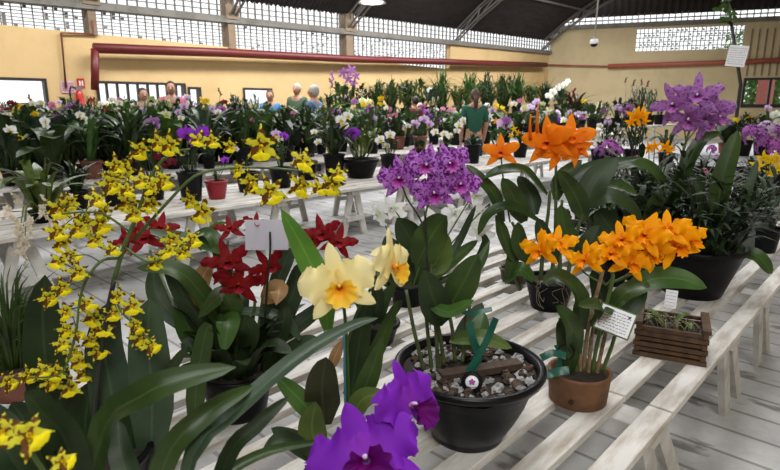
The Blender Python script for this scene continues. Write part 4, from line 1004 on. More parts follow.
R2 = [(262, 146, 44), (250, 183, 34), (303, 162, 38), (270, 192, 40), (300, 186, 38), (332, 184, 34), (338, 174, 26), (203, 212, 36), (190, 200, 26), (318, 188, 30), (238, 170, 24), (198, 140, 24), (212, 141, 24), (230, 146, 20)]
rd = random.Random(15); anchors = [at(a, b, d0) for a, b in ST1[3:]]
for i, e in enumerate([(a, b, rd.uniform(25, 33)) for a, b in F]+R2):
    px, py, s = e; far = i >= len(F)
    d = d0+(.08 if far else rd.uniform(-.06, .01)); p = at(px, py, d)
    sep, lp = ONC[i % 3]; rt = rd.uniform(-.5, .5)
    mt = Matrix.Translation(p-tp) @ frame(face_at(p, rd.uniform(-.8, .8), rd.uniform(-.3, .5)), rt) @ Matrix.Scale(s*mpp(d)*.5, 4)
    f = link('flower', sep, K, mt); link('lip', lp, f)
for i in range(26):                     # short pedicels and buds
    a = F[i*2]; b = min(ST1[3:]+[(85, 285), (76, 330), (62, 372), (100, 262), (85, 212), (150, 262), (130, 320)], key=lambda q: (q[0]-a[0])**2+(q[1]-a[1])**2)
    pstem(K, [(b[0], b[1]), ((a[0]+b[0])/2+2, (a[1]+b[1])/2-4), (a[0], a[1])], d0-.01, .0014, .0011, 'stem', 'pedicel', 4, 6)

# ---- 14 the plant right under the camera, long arching leaves and one soft yellow bloom
d0 = .60; q = at(130, 520, d0); tp = Vector((q.x, q.y, ZN))
L_ = empty('potted_oncidium', tp, 'nearest orchid at the bottom left, long arching grey-green leaves and a large yellow bloom', 'orchid')
pot(L_, potprof(.07, .09, .12, .006, .018), 'blackmat', 44, soil=(.085, .105))
for pix, w, mt_, tl, rl, kd in [([(70, 600, .05), (100, 440), (140, 397, -.03), (185, 378, -.02), (236, 367, .0)], 32, 'leaf', .45, .2, 'tongue'), ([(165, 600, .05), (190, 462), (235, 412, .05), (300, 356, .12), (352, 326, .2), (378, 318, .24)], 24, 'leaf_grey', .4, -.2, 'tongue'),
    ([(140, 600, .05), (162, 470), (205, 415, .02), (255, 385, .08)], 27, 'leaf', .45, .3, 'tongue'), ([(190, 600, .1), (225, 465, .08), (258, 425, .1), (290, 396, .14)], 22, 'leaf_dark', .3, 0, 'tongue'), ([(90, 620), (20, 470, -.02), (-20, 420), (-40, 430)], 45, 'leaf_dark', .4, 0, 'strap'), ([(80, 600), (72, 460, -.02), (40, 410, -.05), (24, 392, -.06)], 34, 'leaf_dark', .3, .4, 'tongue'),
    ([(150, 600), (200, 500, .05), (260, 455, .12), (330, 440, .2)], 16, 'leaf', .5, 0, 'strap'), ([(120, 600), (130, 500), (120, 450, .05), (118, 420, .08)], 30, 'leaf_dark', .2, 0, 'tongue'), ([(100, 610), (60, 500), (20, 450, -.02), (0, 440, -.03)], 40, 'leaf_dark', .4, .2, 'tongue')]:
    pleaf(L_, pix, d0, w, kd, mt_, tl, rl, fold=.3)
pstem(L_, [(105, 600), (60, 500), (30, 450), (22, 436)], d0-.07, .003, .002, 'stem', 'flower_stem')
for px, py, s, rl in [(28, 436, 62, .5), (2, 432, 50, -.3), (62, 462, 40, .9)]:
    p = at(px, py, d0-.09); sep, lp = ONC[1]; mt = Matrix.Translation(p-tp) @ frame(face_at(p, .2, .3), rl) @ Matrix.Scale(s*mpp(d0-.09)*.5, 4)
    f = link('flower', sep, L_, mt); link('lip', lp, f)

# ---- 15 grassy plant at the left edge
d0 = 1.55; q = at(14, 372, d0); tp = Vector((q.x, q.y, ZN))
N1 = empty('potted_grassy_orchid', tp, 'fine grassy leaved plant in a small red-brown pot at the left edge', 'orchid')
pot(N1, potprof(.06, .075, .10, .005, .015), 'brownpot', 32, soil=(.07, .09))
rd = random.Random(8); mb = MB()
for i in range(110):
    a = rd.random()*6.28; qv = Vector((math.cos(a), math.sin(a), 0)); L = rd.uniform(.16, .33); th = rd.uniform(.05, .9); b0 = qv*.04*rd.random()+Vector((0, 0, .09))
    leaf(mb, [b0, b0+qv*L*math.sin(th)*.4+Vector((0, 0, L*math.cos(th)*.75)), b0+qv*L*math.sin(th)+Vector((0, 0, L*math.cos(th)*.95))], .0085, 'blade', VIEW(tp), nu=7, nv=2)
mb.build('foliage', M['leaf'], N1)
# ============================================================ BACKGROUND PLANTS (shared unit meshes, one object per plant)
def fol(kind, k):
    def b():
        rd = random.Random(hash(kind) % 7+k*13 if 0 else k*13+len(kind)); mb = MB()
        def out(b0, a, L, th, w, kd, droop=.25, nu=7):
            q = Vector((math.cos(a), math.sin(a), 0)); h = L*math.cos(th); r = L*math.sin(th)
            leaf(mb, [b0, b0+q*r*.4+Vector((0, 0, h*.72)), b0+q*r+Vector((0, 0, h*(1-droop*rd.random())))], w, kd, (0, 0, 1) if th > .5 else q*-1, nu=nu, nv=2)
        if kind == 'strap':
            for i in range(28): out(Vector((rd.uniform(-.06, .06), rd.uniform(-.06, .06), 0)), rd.random()*6.28, rd.uniform(.65, 1.1), rd.uniform(.08, .95), rd.uniform(.07, .11), 'strap', .5)
        elif kind == 'grass':
            for i in range(95): out(Vector((rd.uniform(-.1, .1), rd.uniform(-.1, .1), 0)), rd.random()*6.28, rd.uniform(.6, 1.1), rd.uniform(.03, 1.0), .05, 'blade', .6, 8)
        elif kind == 'broad':
            for i in range(11):
                a = rd.random()*6.28; q = Vector((math.cos(a), math.sin(a), 0)); th = rd.uniform(.05, .55); L = rd.uniform(.3, .5)
                b0 = q*rd.uniform(.02, .12); t = b0+q*L*math.sin(th)+Vector((0, 0, L*math.cos(th)))
                mb.tube([b0, (b0+t)/2+q*.01, t], .018, .02, 5)
                for s in range(rd.choice((1, 2))): out(t, a+rd.uniform(-1.2, 1.2), rd.uniform(.38, .6), rd.uniform(.1, .9), rd.uniform(.12, .18), 'tongue', .4)
        elif kind == 'bushy':
            for i in range(120):
                a = rd.random()*6.28; r = rd.random()**.5*.36; z = rd.uniform(.1, .85)
                out(Vector((r*math.cos(a)*math.sin(PI*min(1, z+.15)), r*math.sin(a)*math.sin(PI*min(1, z+.15)), z)), a+rd.uniform(-1, 1), rd.uniform(.15, .28), rd.uniform(.3, 1.4), .06, 'lance', .4, 4)
            for i in range(7): a = i*.9; mb.tube([(0, 0, 0), (.15*math.cos(a), .15*math.sin(a), .5), (.28*math.cos(a), .28*math.sin(a), .8)], .012, .006, 4)
        elif kind == 'low':
            for i in range(8): out(Vector((0, 0, 0)), i*2.4, rd.uniform(.55, .9), rd.uniform(.5, 1.15), rd.uniform(.16, .24), 'oval', .5)
        elif kind == 'reed':
            for i in range(12):
                a = rd.random()*6.28; q = Vector((math.cos(a), math.sin(a), 0)); L = rd.uniform(.8, 1.1); th = rd.uniform(.02, .35)
                t0 = q*.05; t1 = t0+q*L*math.sin(th)+Vector((0, 0, L*math.cos(th))); mb.tube([t0, (t0+t1)/2, t1], .016, .008, 4)
                for s in range(8):
                    c = t0.lerp(t1, .25+s*.09); out(c, a+(s % 2)*PI+rd.uniform(-.5, .5), .22, rd.uniform(.5, 1.1), .045, 'lance', .4, 4)
        return mb
    key = ('fol', kind, k)
    if key not in CACHE: CACHE[key] = b()
    return CACHE[key]
FM = {}
def folmesh(kind, k, mat):
    key = (kind, k, mat)
    if key not in FM: FM[key] = fol(kind, k).mesh('foliage_'+kind, M[mat])
    return FM[key]
def bloom(color, style):
    key = ('bloom', color, style)
    if key not in CACHE:
        mb = MB(); rd = random.Random(len(color)+len(style)); m2 = PM['mauve'] if color in ('pale', 'lilac') else PM['purplelip'] if color in ('violet', 'mauve') else PM['yellow'] if color in ('white', 'greenwhite', 'yellow') else PM[color]
        if style == 'cat':
            for i, a in enumerate((0, 2.25, -2.25)): tepal(mb, .95, .42, a, 'lance', .05, -.15, .2, nu=5, nv=2)
            for i, a in enumerate((1.25, -1.25)): tepal(mb, .95, .95, a, 'oval', .1, -.2, .4, nu=6, nv=4, z0=.03)
            lipmesh(mb, .4, .06, .3, .6, 1, 5, 10)
        elif style == 'star':
            for i in range(5): tepal(mb, .95, .36, i*1.2566, 'lance', .12, -.15, .2, nu=5, nv=2)
            lipmesh(mb, .3, .05, .16, .4, 1, 4, 8)
        elif style == 'phal':
            for a in (0, 2.2, -2.2): tepal(mb, .85, .6, a, 'oval', .0, -.1, 0, nu=5, nv=2)
            for a in (1.4, -1.4): tepal(mb, .95, 1.0, a, 'oval', .05, -.1, 0, nu=5, nv=3, z0=.04)
            lipmesh(mb, .25, .05, .14, .3, 1, 4, 8)
        elif style == 'ball':                # a round head of many small starry florets
            for i in range(30):
                z = rd.uniform(-.5, 1); a = rd.random()*6.28; r = math.sqrt(max(0, 1-z*z)); n = Vector((r*math.cos(a), r*math.sin(a), z)); fm = frame(n, rd.random()*6)
                sub = MB()
                for q in range(5): tepal(sub, .34, .16, q*1.2566, 'lance', .1, -.1, 0, nu=3, nv=2)
                mb.add([fm @ Vector(v)+n*.75 for v in sub.v], sub.f, sub.uv, 0)
        elif style == 'spray':               # a short raceme of small blooms
            for i in range(9):
                c = Vector((rd.uniform(-.25, .25), 1-i*.24, rd.uniform(-.2, .2))); fm = frame((rd.uniform(-.7, .7), rd.uniform(-.3, .5), 1), rd.random()*6)
                sub = MB()
                for q in range(5): tepal(sub, .28, .2, q*1.2566, 'oval', .1, -.1, 0, nu=3, nv=2)
                mb.add([fm @ Vector(v)+c for v in sub.v], sub.f, sub.uv, 0)
        CACHE[key] = mb.mesh('bloom_'+color, [PM[color], m2])
    return CACHE[key]
POTS = {}
def potmesh(kind):
    if kind not in POTS:
        mb = MB(); r0, r1, h = {'std': (.36, .5, .85), 'tall': (.36, .5, 1.15), 'bowl': (.32, .5, .5), 'red': (.34, .5, .8)}[kind.split(':')[0]]
        mb.lathe(potprof(r0, r1-.03, h, .03, .09, .03), 24); mb.lathe([(0, h-.09), (r1-.06, h-.09)], 24, m=1)
        POTS[kind] = (mb.mesh('pot', [M[kind.split(':')[1]], M['soil']]), h)
    return POTS[kind]
BN = {'strap': 'strap-leaved', 'grass': 'grassy', 'broad': 'broad-leaved', 'bushy': 'bushy', 'low': 'low-leaved', 'reed': 'reed-stemmed'}
rb = random.Random(77)
CNT = {}
def plant(px, Y, ytop, kind, potk, pw, label, flowers=(), z=.5, mat=None, group=None, base=None, style='cat', spread=1.0, stemmat='stem'):
    """px: where the pot stands along the row Y; ytop: image height of the crown; pw: pot width in pixels"""
    X = onY(px, 150, Y).x; p = Vector((X, Y, z)); 
    if base: p = base
    for _ in range(3):                        # keep the bearing of px at the height of the pot
        pass
    d = dep(p); W = max(.08, pw*mpp(d))
    t = empty('potted_orchid', p, label, 'orchid', group, rz=rb.random()*6.28)
    pm, h = potmesh(potk); o = link('pot', pm, t); o.scale = (W, W, W); ph = h*W
    ztop = at(px, ytop, d).z; fh = max(.12, ztop-z-ph*.9)
    k = rb.randrange(3); mt = mat or rb.choice(['leaf', 'leaf_dark', 'leaf_grey', 'leaf', 'leaf_mid', 'leaf_olive'])
    f = link('foliage', folmesh(kind, k, mt), t); f.location = (0, 0, ph*.88); s = fh/(.92 if kind != 'low' else .6); f.scale = (s*spread*(.95 if kind == 'grass' else 1.2), s*spread*(.95 if kind == 'grass' else 1.2), s*1.1)
    inv = Matrix.Rotation(-t.rotation_euler.z, 4, 'Z')
    for fl in flowers:
        fx, fy, fs, col = fl[:4]; st = fl[4] if len(fl) > 4 else style
        q = at(fx, fy, d-.02-(.50 if col == 'beige' and fy > 212 else .15 if col == 'beige' else 0)); v = face_at(q, rb.uniform(-.5, .5), rb.uniform(-.3, .4))
        mt_ = inv @ Matrix.Translation(q-p) @ (frame(v, rb.uniform(-.4, .4)) if st != 'ball' else Matrix.Identity(4)) @ Matrix.Scale(fs*mpp(d)*.5, 4)
        link('flower', bloom(col, st), t, mt_)
        a = Vector((0, 0, ph*.8)); e = inv @ (q-p); m = a.lerp(e, .55)+Vector((0, 0, .06*e.z if e.z > 0 else .16-.5*e.z)); mb = MB(); mb.tube(crom([a, m, e], 5), .004, .003, 4); mb.build('stem', M[stemmat], t)
    return t
def tag_card(t, px, py, wpx, hpx, mat='paper', d=None, roll=0):
    d = d or dep(t.location)-.06; p = at(px, py, d); o = card(t, p, wpx*mpp(d), hpx*mpp(d), face_at(p), mat, roll)
    o.matrix_local = Matrix.Rotation(-t.rotation_euler.z, 4, 'Z') @ o.matrix_local
    return o
# ---- middle table, pot by pot
t = plant(34, 4.42, 157, 'strap', 'bowl:blackmat', 26, 'broad-leaved orchid dripping tiny beige flowers, left end of the middle table', [(20, 205, 18, 'beige', 'spray'), (12, 220, 24, 'beige', 'spray'), (22, 240, 24, 'beige', 'spray'), (46, 218, 20, 'beige', 'spray'), (62, 222, 16, 'beige', 'spray'), (40, 212, 12, 'beige', 'spray'), (28, 230, 20, 'beige', 'spray'), (18, 245, 18, 'beige', 'spray'), (44, 200, 10, 'beige', 'spray'), (6, 212, 14, 'beige', 'spray'), (70, 208, 24, 'beige', 'spray'), (24, 258, 14, 'beige', 'spray')], mat='leaf_olive', spread=1.35)
plant(72, 4.8, 160, 'strap', 'std:blackmat', 22, 'strap-leaved orchid on the middle table just right of the beige-flowered one', mat='leaf_dark')
plant(110, 4.75, 165, 'strap', 'std:blackmat', 24, 'dark strap-leaved orchid behind the yellow barred sprays on the middle table', mat='leaf_dark')
plant(150, 4.8, 150, 'broad', 'std:blackmat', 24, 'orchid with small dark burgundy blooms on the middle table', [(157, 157, 12, 'burg'), (172, 162, 13, 'burg'), (140, 162, 11, 'burg'), (164, 166, 9, 'burg')], mat='leaf_dark', stemmat='stem_dark')
plant(188, 4.5, 150, 'broad', 'tall:black', 26, 'bright violet blooms over a tall black pot on the middle table', [(186, 134, 20, 'violet'), (202, 133, 18, 'violet'), (195, 141, 16, 'violet')], mat='leaf_dark')
plant(214, 4.45, 168, 'strap', 'red:redpot', 23, 'small violet-flowered orchid in a red pot on the middle table', [(225, 160, 10, 'violet'), (236, 149, 7, 'pale')], mat='leaf', spread=.6)
plant(246, 4.6, 158, 'strap', 'std:blackmat', 24, 'leafy orchid in a black pot just right of the red pot', mat='leaf_dark', spread=.7)
plant(280, 4.6, 148, 'reed', 'std:blackmat', 24, 'thin-stemmed orchid with pale pink and violet blooms on the middle table', [(276, 134, 11, 'pale'), (284, 136, 11, 'violet'), (280, 139, 9, 'white')], mat='leaf', spread=.8)
plant(306, 4.9, 150, 'strap', 'std:blackmat', 22, 'strap-leaved orchid in front of the middle table pots, left of the white spray', mat='leaf_dark')
t = plant(334, 4.7, 122, 'strap', 'tall:blackmat', 22, 'large dark strap-leaved orchid with white blooms in a tall black pot', [(341, 120, 13, 'white'), (348, 116, 12, 'white'), (344, 125, 11, 'white'), (318, 142, 9, 'white'), (314, 132, 8, 'white')], mat='leaf_dark')
t = plant(360, 4.6, 130, 'broad', 'bowl:blackmat', 38, 'two-bloom violet orchid in a wide black bowl on the middle table', [(338, 132, 15, 'violet'), (351, 134, 17, 'violet'), (345, 127, 9, 'white'), (355, 132, 12, 'violet')], mat='leaf_olive', spread=1.1)
plant(390, 4.75, 140, 'broad', 'std:blackmat', 20, 'white-bloomed orchid right of the wide black bowl on the middle table', [(380, 140, 12, 'white'), (390, 135, 12, 'white'), (386, 146, 10, 'white')], mat='leaf_dark')
plant(420, 4.8, 138, 'broad', 'std:blackmat', 20, 'dark leafy orchid on the middle table behind the spotted magenta blooms', mat='leaf_dark')
plant(446, 4.9, 142, 'strap', 'std:blackmat', 18, 'orchid with small upright white blooms behind the spotted magenta ones', [(435, 132, 10, 'white'), (444, 134, 10, 'white'), (450, 136, 9, 'white'), (459, 125, 10, 'white'), (457, 131, 8, 'white'), (463, 120, 8, 'white')], mat='leaf')
t = plant(473, 4.6, 132, 'strap', 'tall:blackmat', 16, 'strap-leaved orchid in a tall black pot left of the tangerine star', mat='leaf')
M['cardyellow'] = plain('yellow_card', (.78, .60, .02), .6, .02); tag_card(t, 470, 122, 8, 7, 'cardyellow')
plant(497, 4.7, 128, 'broad', 'std:blackmat', 16, 'mid-green orchid on the middle table behind the single tangerine star', mat='leaf_mid')
plant(520, 4.6, 132, 'strap', 'std:blackmat', 16, 'orchid with small golden blooms on the middle table behind the tangerine stars', [(514, 129, 9, 'yellow', 'star'), (518, 133, 8, 'orange', 'star'), (511, 135, 7, 'yellow', 'star')], mat='leaf')
plant(545, 4.7, 128, 'broad', 'std:blackmat', 16, 'leafy orchid behind the tangerine bloom cluster on the middle table', mat='leaf_dark')
plant(570, 4.6, 130, 'strap', 'std:blackmat', 14, 'last orchid at the right end of the middle table', mat='leaf')
# ---- second row
t = plant(8, 6.7, 132, 'broad', 'std:blackmat', 18, 'orchid with white and yellow blooms and a coloured card, left end of the second row', [(10, 131, 15, 'white'), (19, 139, 10, 'yellow')], mat='leaf_dark')
M['cardblue'] = plain('blue_card', (.10, .30, .62), .6, .02); M['cardred'] = plain('red_card', (.62, .10, .14), .6, .02)
tag_card(t, 5, 147, 15, 5, 'cardblue'); tag_card(t, 5, 142, 15, 5, 'cardred')
t = plant(52, 6.75, 124, 'low', 'std:black', 17, 'white phalaenopsis-like bloom over a small black pot on the second row', [(45, 121, 11, 'white', 'phal'), (46, 126, 8, 'white', 'phal')], mat='leaf'); tag_card(t, 39, 137, 9, 10)
t = plant(90, 6.7, 118, 'strap', 'std:brownpot', 21, 'strap-leaved orchid with white tags in a red-brown pot on the second row', [(80, 115, 10, 'white'), (84, 118, 8, 'white')], mat='leaf_mid'); tag_card(t, 87, 131, 5, 7); tag_card(t, 97, 131, 8, 5)
plant(116, 7.1, 120, 'broad', 'std:brownpot', 14, 'small leafy orchid in a brown pot on the second row', mat='leaf_dark')
plant(130, 6.7, 108, 'strap', 'tall:black', 18, 'leafy orchid in a dark pot left of the pale lilac bloom', [(122, 114, 8, 'white'), (119, 103, 9, 'white')], mat='leaf')
plant(152, 7.0, 125, 'broad', 'std:blackmat', 16, 'single large pale lilac bloom on the second row', [(151, 123, 19, 'lilac'), (155, 127, 12, 'pale')], mat='leaf')
plant(172, 7.0, 112, 'broad', 'std:blackmat', 16, 'greenish white bloomed orchid on the second row', [(166, 115, 12, 'greenwhite'), (178, 112, 8, 'pale'), (184, 106, 10, 'pale'), (181, 118, 8, 'white')], mat='leaf_mid')
plant(208, 6.7, 106, 'strap', 'std:blackmat', 14, 'greyish strap-leaved orchid with a yellow bud behind the violet blooms', [(206, 101, 8, 'yellow'), (212, 108, 7, 'pale')], mat='leaf_grey')
plant(226, 7.1, 112, 'broad', 'std:blackmat', 16, 'orchid with drooping white blooms above the red pot', [(218, 127, 9, 'white'), (228, 129, 9, 'white'), (222, 120, 8, 'white'), (218, 112, 8, 'white')], mat='leaf')
plant(244, 6.7, 108, 'strap', 'std:black', 22, 'strap-leaved orchid in a wide black pot on the second row', [(252, 120, 6, 'pink')], mat='leaf')
plant(262, 7.0, 112, 'low', 'std:blackmat', 16, 'orchid with a rounded light green leaf and white blooms on the second row', [(260, 123, 8, 'white'), (247, 122, 7, 'white')], mat='leaf_mid')
plant(286, 6.7, 108, 'strap', 'std:blackmat', 18, 'dark strap-leaved orchid on the second row, left of the white spray', mat='leaf_dark')
plant(308, 7.1, 104, 'strap', 'std:blackmat', 16, 'strap-leaved orchid with small white flecks of bloom on the second row', [(302, 122, 7, 'white'), (293, 113, 6, 'pink')], mat='leaf')
plant(372, 6.8, 108, 'broad', 'std:blackmat', 15, 'orchid with mauve pink blooms on the second row', [(371, 112, 9, 'mauve'), (374, 118, 8, 'pale'), (369, 108, 7, 'mauve')], mat='leaf')
plant(398, 7.1, 112, 'strap', 'std:brownpot', 15, 'white-bloomed orchid on the second row in front of the maroon shirt', [(401, 128, 9, 'white'), (408, 126, 7, 'white'), (386, 108, 6, 'white')], mat='leaf')
t = plant(420, 6.8, 122, 'broad', 'std:brownpot', 15, 'pale lilac bloomed orchid with an orange and a white card on the second row', [(415, 124, 11, 'pale'), (424, 120, 12, 'pale'), (430, 124, 9, 'pale')], mat='leaf')
M['cardorange'] = plain('orange_card', (.65, .18, .03), .6, .02)
tag_card(t, 433, 124, 6, 8, 'cardorange'); tag_card(t, 441, 122, 8, 7)
plant(456, 7.0, 116, 'strap', 'std:blackmat', 14, 'strappy bright green orchid on the second row beside the white card', mat='leaf_mid')
plant(484, 6.8, 118, 'broad', 'std:blackmat', 15, 'orchid with white star blooms and yellow throats on the second row', [(478, 119, 11, 'white', 'star'), (488, 121, 13, 'white', 'star'), (484, 126, 8, 'yellow', 'star'), (490, 116, 9, 'white', 'star')], mat='leaf')
plant(504, 6.7, 122, 'broad', 'std:blackmat', 14, 'single rounded lavender bloom beside small orange blooms on the second row', [(503, 124, 16, 'pale', 'phal'), (506, 121, 12, 'lilac'), (496, 121, 8, 'orange', 'star')], mat='leaf')
plant(528, 7.0, 112, 'strap', 'std:blackmat', 14, 'strap-leaved orchid with two white blooms above the tangerine stars', [(514, 104, 8, 'white'), (525, 108, 8, 'greenwhite'), (520, 101, 7, 'pink')], mat='leaf')
plant(550, 6.8, 112, 'broad', 'std:blackmat', 14, 'orchid with one white star bloom right above the tangerine cluster', [(548, 112, 11, 'white', 'star'), (543, 104, 6, 'greenwhite')], mat='leaf_dark')
plant(572, 6.7, 116, 'bushy', 'std:blackmat', 14, 'bushy orchid with small mauve blooms right of the tangerine cluster', [(582, 118, 8, 'mauve', 'ball'), (590, 112, 8, 'mauve', 'ball'), (570, 112, 6, 'pale')], mat='leaf_dark')
plant(592, 6.88, 114, 'broad', 'std:blackmat', 14, 'orchid with white flecked blooms near the right end of the second row', [(590, 132, 8, 'white'), (600, 128, 7, 'white'), (584, 133, 6, 'white')], mat='leaf')
# ---- third row (behind the second) and the high back bench
rr = random.Random(101)
sty = ['strap', 'broad', 'grass', 'strap', 'reed', 'broad', 'low']
cols = [None, ('white', ''), ('white', ''), None, ('mauve', ''), None, ('pink', ''), ('white', ''), ('pale', ''), None, ('greenwhite', ''), ('pale', ''), ('violet', ''), ('yellow', ''), ('burg', ''), ('white', ''), ('lilac', '')]
HC = {}; AUTO = {}
def auto(px, Y, ytop, kind, pw, fl, z, rowname, mat=None, style='cat'):
    c = fl[0][3] if fl else None; key = (rowname, kind, c); HC[key] = HC.get(key, 0)+1; n = HC[key]
    cw = {'white': 'white', 'mauve': 'mauve', 'pink': 'pink', 'pale': 'pale lilac', 'yellow': 'yellow', 'burg': 'burgundy', 'lilac': 'lilac', 'red': 'red', 'violet': 'violet', 'greenwhite': 'greenish white', 'orange': 'orange'}
    lab = '%%s %s orchid %s from the left along the %s' % (BN[kind], 'with %s blooms' % cw[c] if c else 'without blooms', rowname)
    AUTO.setdefault(lab, []).append(plant(px, Y, ytop, kind, 'std:blackmat', pw, lab, fl, z, mat, 'orchids along the '+rowname, style=style))
x = 3
i = 0
while x < 606:
    kind = sty[rr.randrange(len(sty))]; c = cols[rr.randrange(len(cols))]; Y = 8.75+rr.random()*.7
    yt = rr.uniform(101, 114); fl = [(x+rr.uniform(-6, 6), yt+rr.uniform(-4, 8), rr.uniform(6, 9), c[0]) for q in range(rr.randint(1, 4))] if c else []
    auto(x, Y, yt, kind, 10, fl, .5, 'third row'); x += rr.uniform(7.5, 11)
BACK = [(8, 112, 'strap', []), (34, 106, 'strap', [(31, 100, 10, 'burg', 'spray'), (43, 109, 8, 'burg', 'spray')]), (56, 106, 'grass', []), (72, 95, 'broad', []), (92, 106, 'strap', [(88, 104, 9, 'red', 'spray'), (92, 100, 8, 'red', 'star'), (86, 108, 9, 'red', 'star')]), (108, 106, 'reed', [(106, 104, 10, 'white'), (112, 100, 8, 'white'), (118, 106, 9, 'white')]), (128, 108, 'strap', [(122, 112, 8, 'pale')]), (156, 93, 'low', []), (190, 100, 'broad', [(186, 98, 9, 'white'), (192, 106, 9, 'pale')]), (200, 104, 'reed', [(203, 102, 9, 'yellow', 'spray')]), (222, 104, 'reed', [(220, 92, 7, 'burg', 'spray')]), (238, 108, 'grass', []), (254, 98, 'grass', []), (270, 104, 'strap', []), (284, 106, 'broad', []), (302, 106, 'reed', [(298, 108, 6, 'pink')]), (322, 96, 'grass', []), (330, 92, 'strap', [(332, 77, 10, 'lilac', 'spray'), (331, 83, 8, 'lilac', 'spray')]),
    (346, 82, 'broad', [(343, 73, 13, 'lilac', 'star'), (351, 70, 14, 'lilac', 'star'), (356, 76, 12, 'lilac', 'star'), (348, 79, 13, 'lilac', 'star'), (354, 83, 11, 'lilac', 'star')]), (364, 92, 'strap', []), (378, 79, 'grass', []), (392, 82, 'grass', []), (408, 80, 'grass', []), (424, 96, 'broad', []), (440, 69, 'grass', []), (456, 84, 'strap', []), (468, 70, 'grass', []), (484, 72, 'grass', []), (500, 74, 'grass', []), (514, 74, 'grass', []), (530, 84, 'strap', []), (542, 81, 'grass', []), (556, 86, 'bushy', [(555, 96, 8, 'white', 'star')]), (566, 94, 'strap', [])]
for px, yt, kd, fl in BACK:
    auto(px, 10.5+rr.random()*.45, yt, kd, 10, fl, 1.0, 'high back bench', mat='leaf_mid' if kd == 'grass' and rr.random() < .6 else None)
x = 1
while x < 566:                            # the gaps between them, and the rear edge of the second row
    if not (88 < x < 96):
        yt = rr.uniform(99, 108) if x < 325 else rr.uniform(80, 94); kd = rr.choice(['strap', 'grass', 'broad', 'strap', 'bushy', 'reed']); c = cols[rr.randrange(len(cols))] if rr.random() < .6 else None
        fl = [(x+rr.uniform(-5, 5), yt+rr.uniform(2, 12), rr.uniform(5, 8), c[0]) for q in range(rr.randint(1, 3))] if c else []
        auto(x, 10.38+rr.random()*.7, yt, kd, 9, fl, 1.0, 'high back bench')
    x += rr.uniform(11, 16)
x = 6
while x < 600:
    yt = rr.uniform(108, 118); kd = rr.choice(['strap', 'broad', 'broad', 'strap', 'bushy', 'reed', 'low']); c = cols[rr.randrange(len(cols))] if rr.random() < .8 else None
    fl = [(x+rr.uniform(-6, 6), yt+rr.uniform(0, 12), rr.uniform(6, 9), c[0]) for q in range(rr.randint(1, 4))] if c else []
    auto(x, 7.3+rr.random()*.18, yt, kd, 11, fl, .5, 'second row rear')
    x += rr.uniform(10, 15)
plant(562, 9.2, 100, 'strap', 'std:blackmat', 12, 'arching spike of white blooms at the right end of the third row', [(549, 96, 9, 'white', 'phal'), (553, 92, 9, 'white', 'phal'), (557, 89, 9, 'white', 'phal'), (561, 86, 8, 'white', 'phal'), (565, 84, 7, 'white', 'phal'), (568, 81, 6, 'white', 'phal')], mat='leaf')
plant(572, 9.0, 92, 'strap', 'std:blackmat', 12, 'upright burgundy-leaved plant beside the white bloom spike', [(570, 98, 10, 'burg', 'spray'), (574, 94, 10, 'burg', 'spray'), (571, 106, 10, 'burg', 'spray'), (575, 104, 9, 'burg', 'spray')], mat='leaf_brown')
# ---- far end of the near table: lilac, orange and yellow heads
def far(px, Y, *a, **k): return plant(px, Y, *a, z=ZN, **k)
far(604, 1.45, 168, 'reed', 'std:blackmat', 26, 'slender orchid with round lilac flower heads left of the spotted lilac orchid', [(610, 148, 22, 'mauve', 'ball'), (600, 152, 16, 'lilac', 'ball'), (618, 152, 16, 'mauve', 'ball')], mat='leaf_dark', stemmat='stem_dark')
far(590, 1.7, 190, 'reed', 'std:blackmat', 24, 'small lilac-flowered orchid half hidden by the tall tangerine orchid', [(586, 176, 20, 'pale', 'ball'), (580, 184, 14, 'lilac', 'ball'), (590, 168, 12, 'lilac', 'ball')], mat='leaf_dark', stemmat='stem_dark')
far(640, 1.3, 158, 'strap', 'std:blackmat', 24, 'thin-stemmed orchid topped by one cluster of orange stars', [(636, 117, 24, 'orange', 'star'), (642, 114, 18, 'orange', 'star'), (631, 122, 14, 'orange', 'star'), (645, 121, 13, 'orange', 'star')], mat='leaf_dark', stemmat='stem_dark')
far(656, 1.1, 164, 'strap', 'std:blackmat', 24, 'low orange star blooms half hidden beneath the spotted lilac orchid', [(649, 148, 15, 'orange', 'star'), (655, 146, 14, 'orange', 'star'), (666, 147, 17, 'orange', 'star'), (670, 151, 13, 'orange', 'star')], mat='leaf_dark', stemmat='stem_dark')
far(628, 1.65, 175, 'bushy', 'std:blackmat', 26, 'bushy plant with dusty pink flower heads below the orange stars', [(630, 163, 16, 'pink', 'ball'), (637, 160, 12, 'pink', 'ball'), (624, 168, 11, 'pink', 'ball')], mat='leaf_dark')
far(690, .98, 176, 'bushy', 'std:blackmat', 30, 'bushy plant with small pale lilac heads behind the wide black pot', [(682, 167, 12, 'pale', 'ball'), (704, 172, 10, 'pink', 'ball'), (712, 150, 13, 'mauve', 'ball'), (718, 158, 12, 'pale', 'ball')], mat='leaf_dark')
far(662, 1.3, 212, 'bushy', 'std:blackmat', 30, 'dark bushy plant with a violet head behind the golden orange blooms', [(662, 212, 16, 'violet', 'ball'), (670, 214, 12, 'violet', 'ball'), (654, 210, 10, 'mauve', 'ball')], mat='leaf_dark')
far(770, .95, 178, 'bushy', 'std:blackmat', 40, 'round lilac flower heads on thin stems at the right edge', [(757, 137, 30, 'lilac', 'ball'), (768, 147, 28, 'mauve', 'ball'), (778, 134, 24, 'lilac', 'ball'), (778, 150, 24, 'mauve', 'ball'), (750, 132, 18, 'mauve', 'ball'), (766, 128, 18, 'pale', 'ball')], mat='leaf_dark', stemmat='stem_dark')
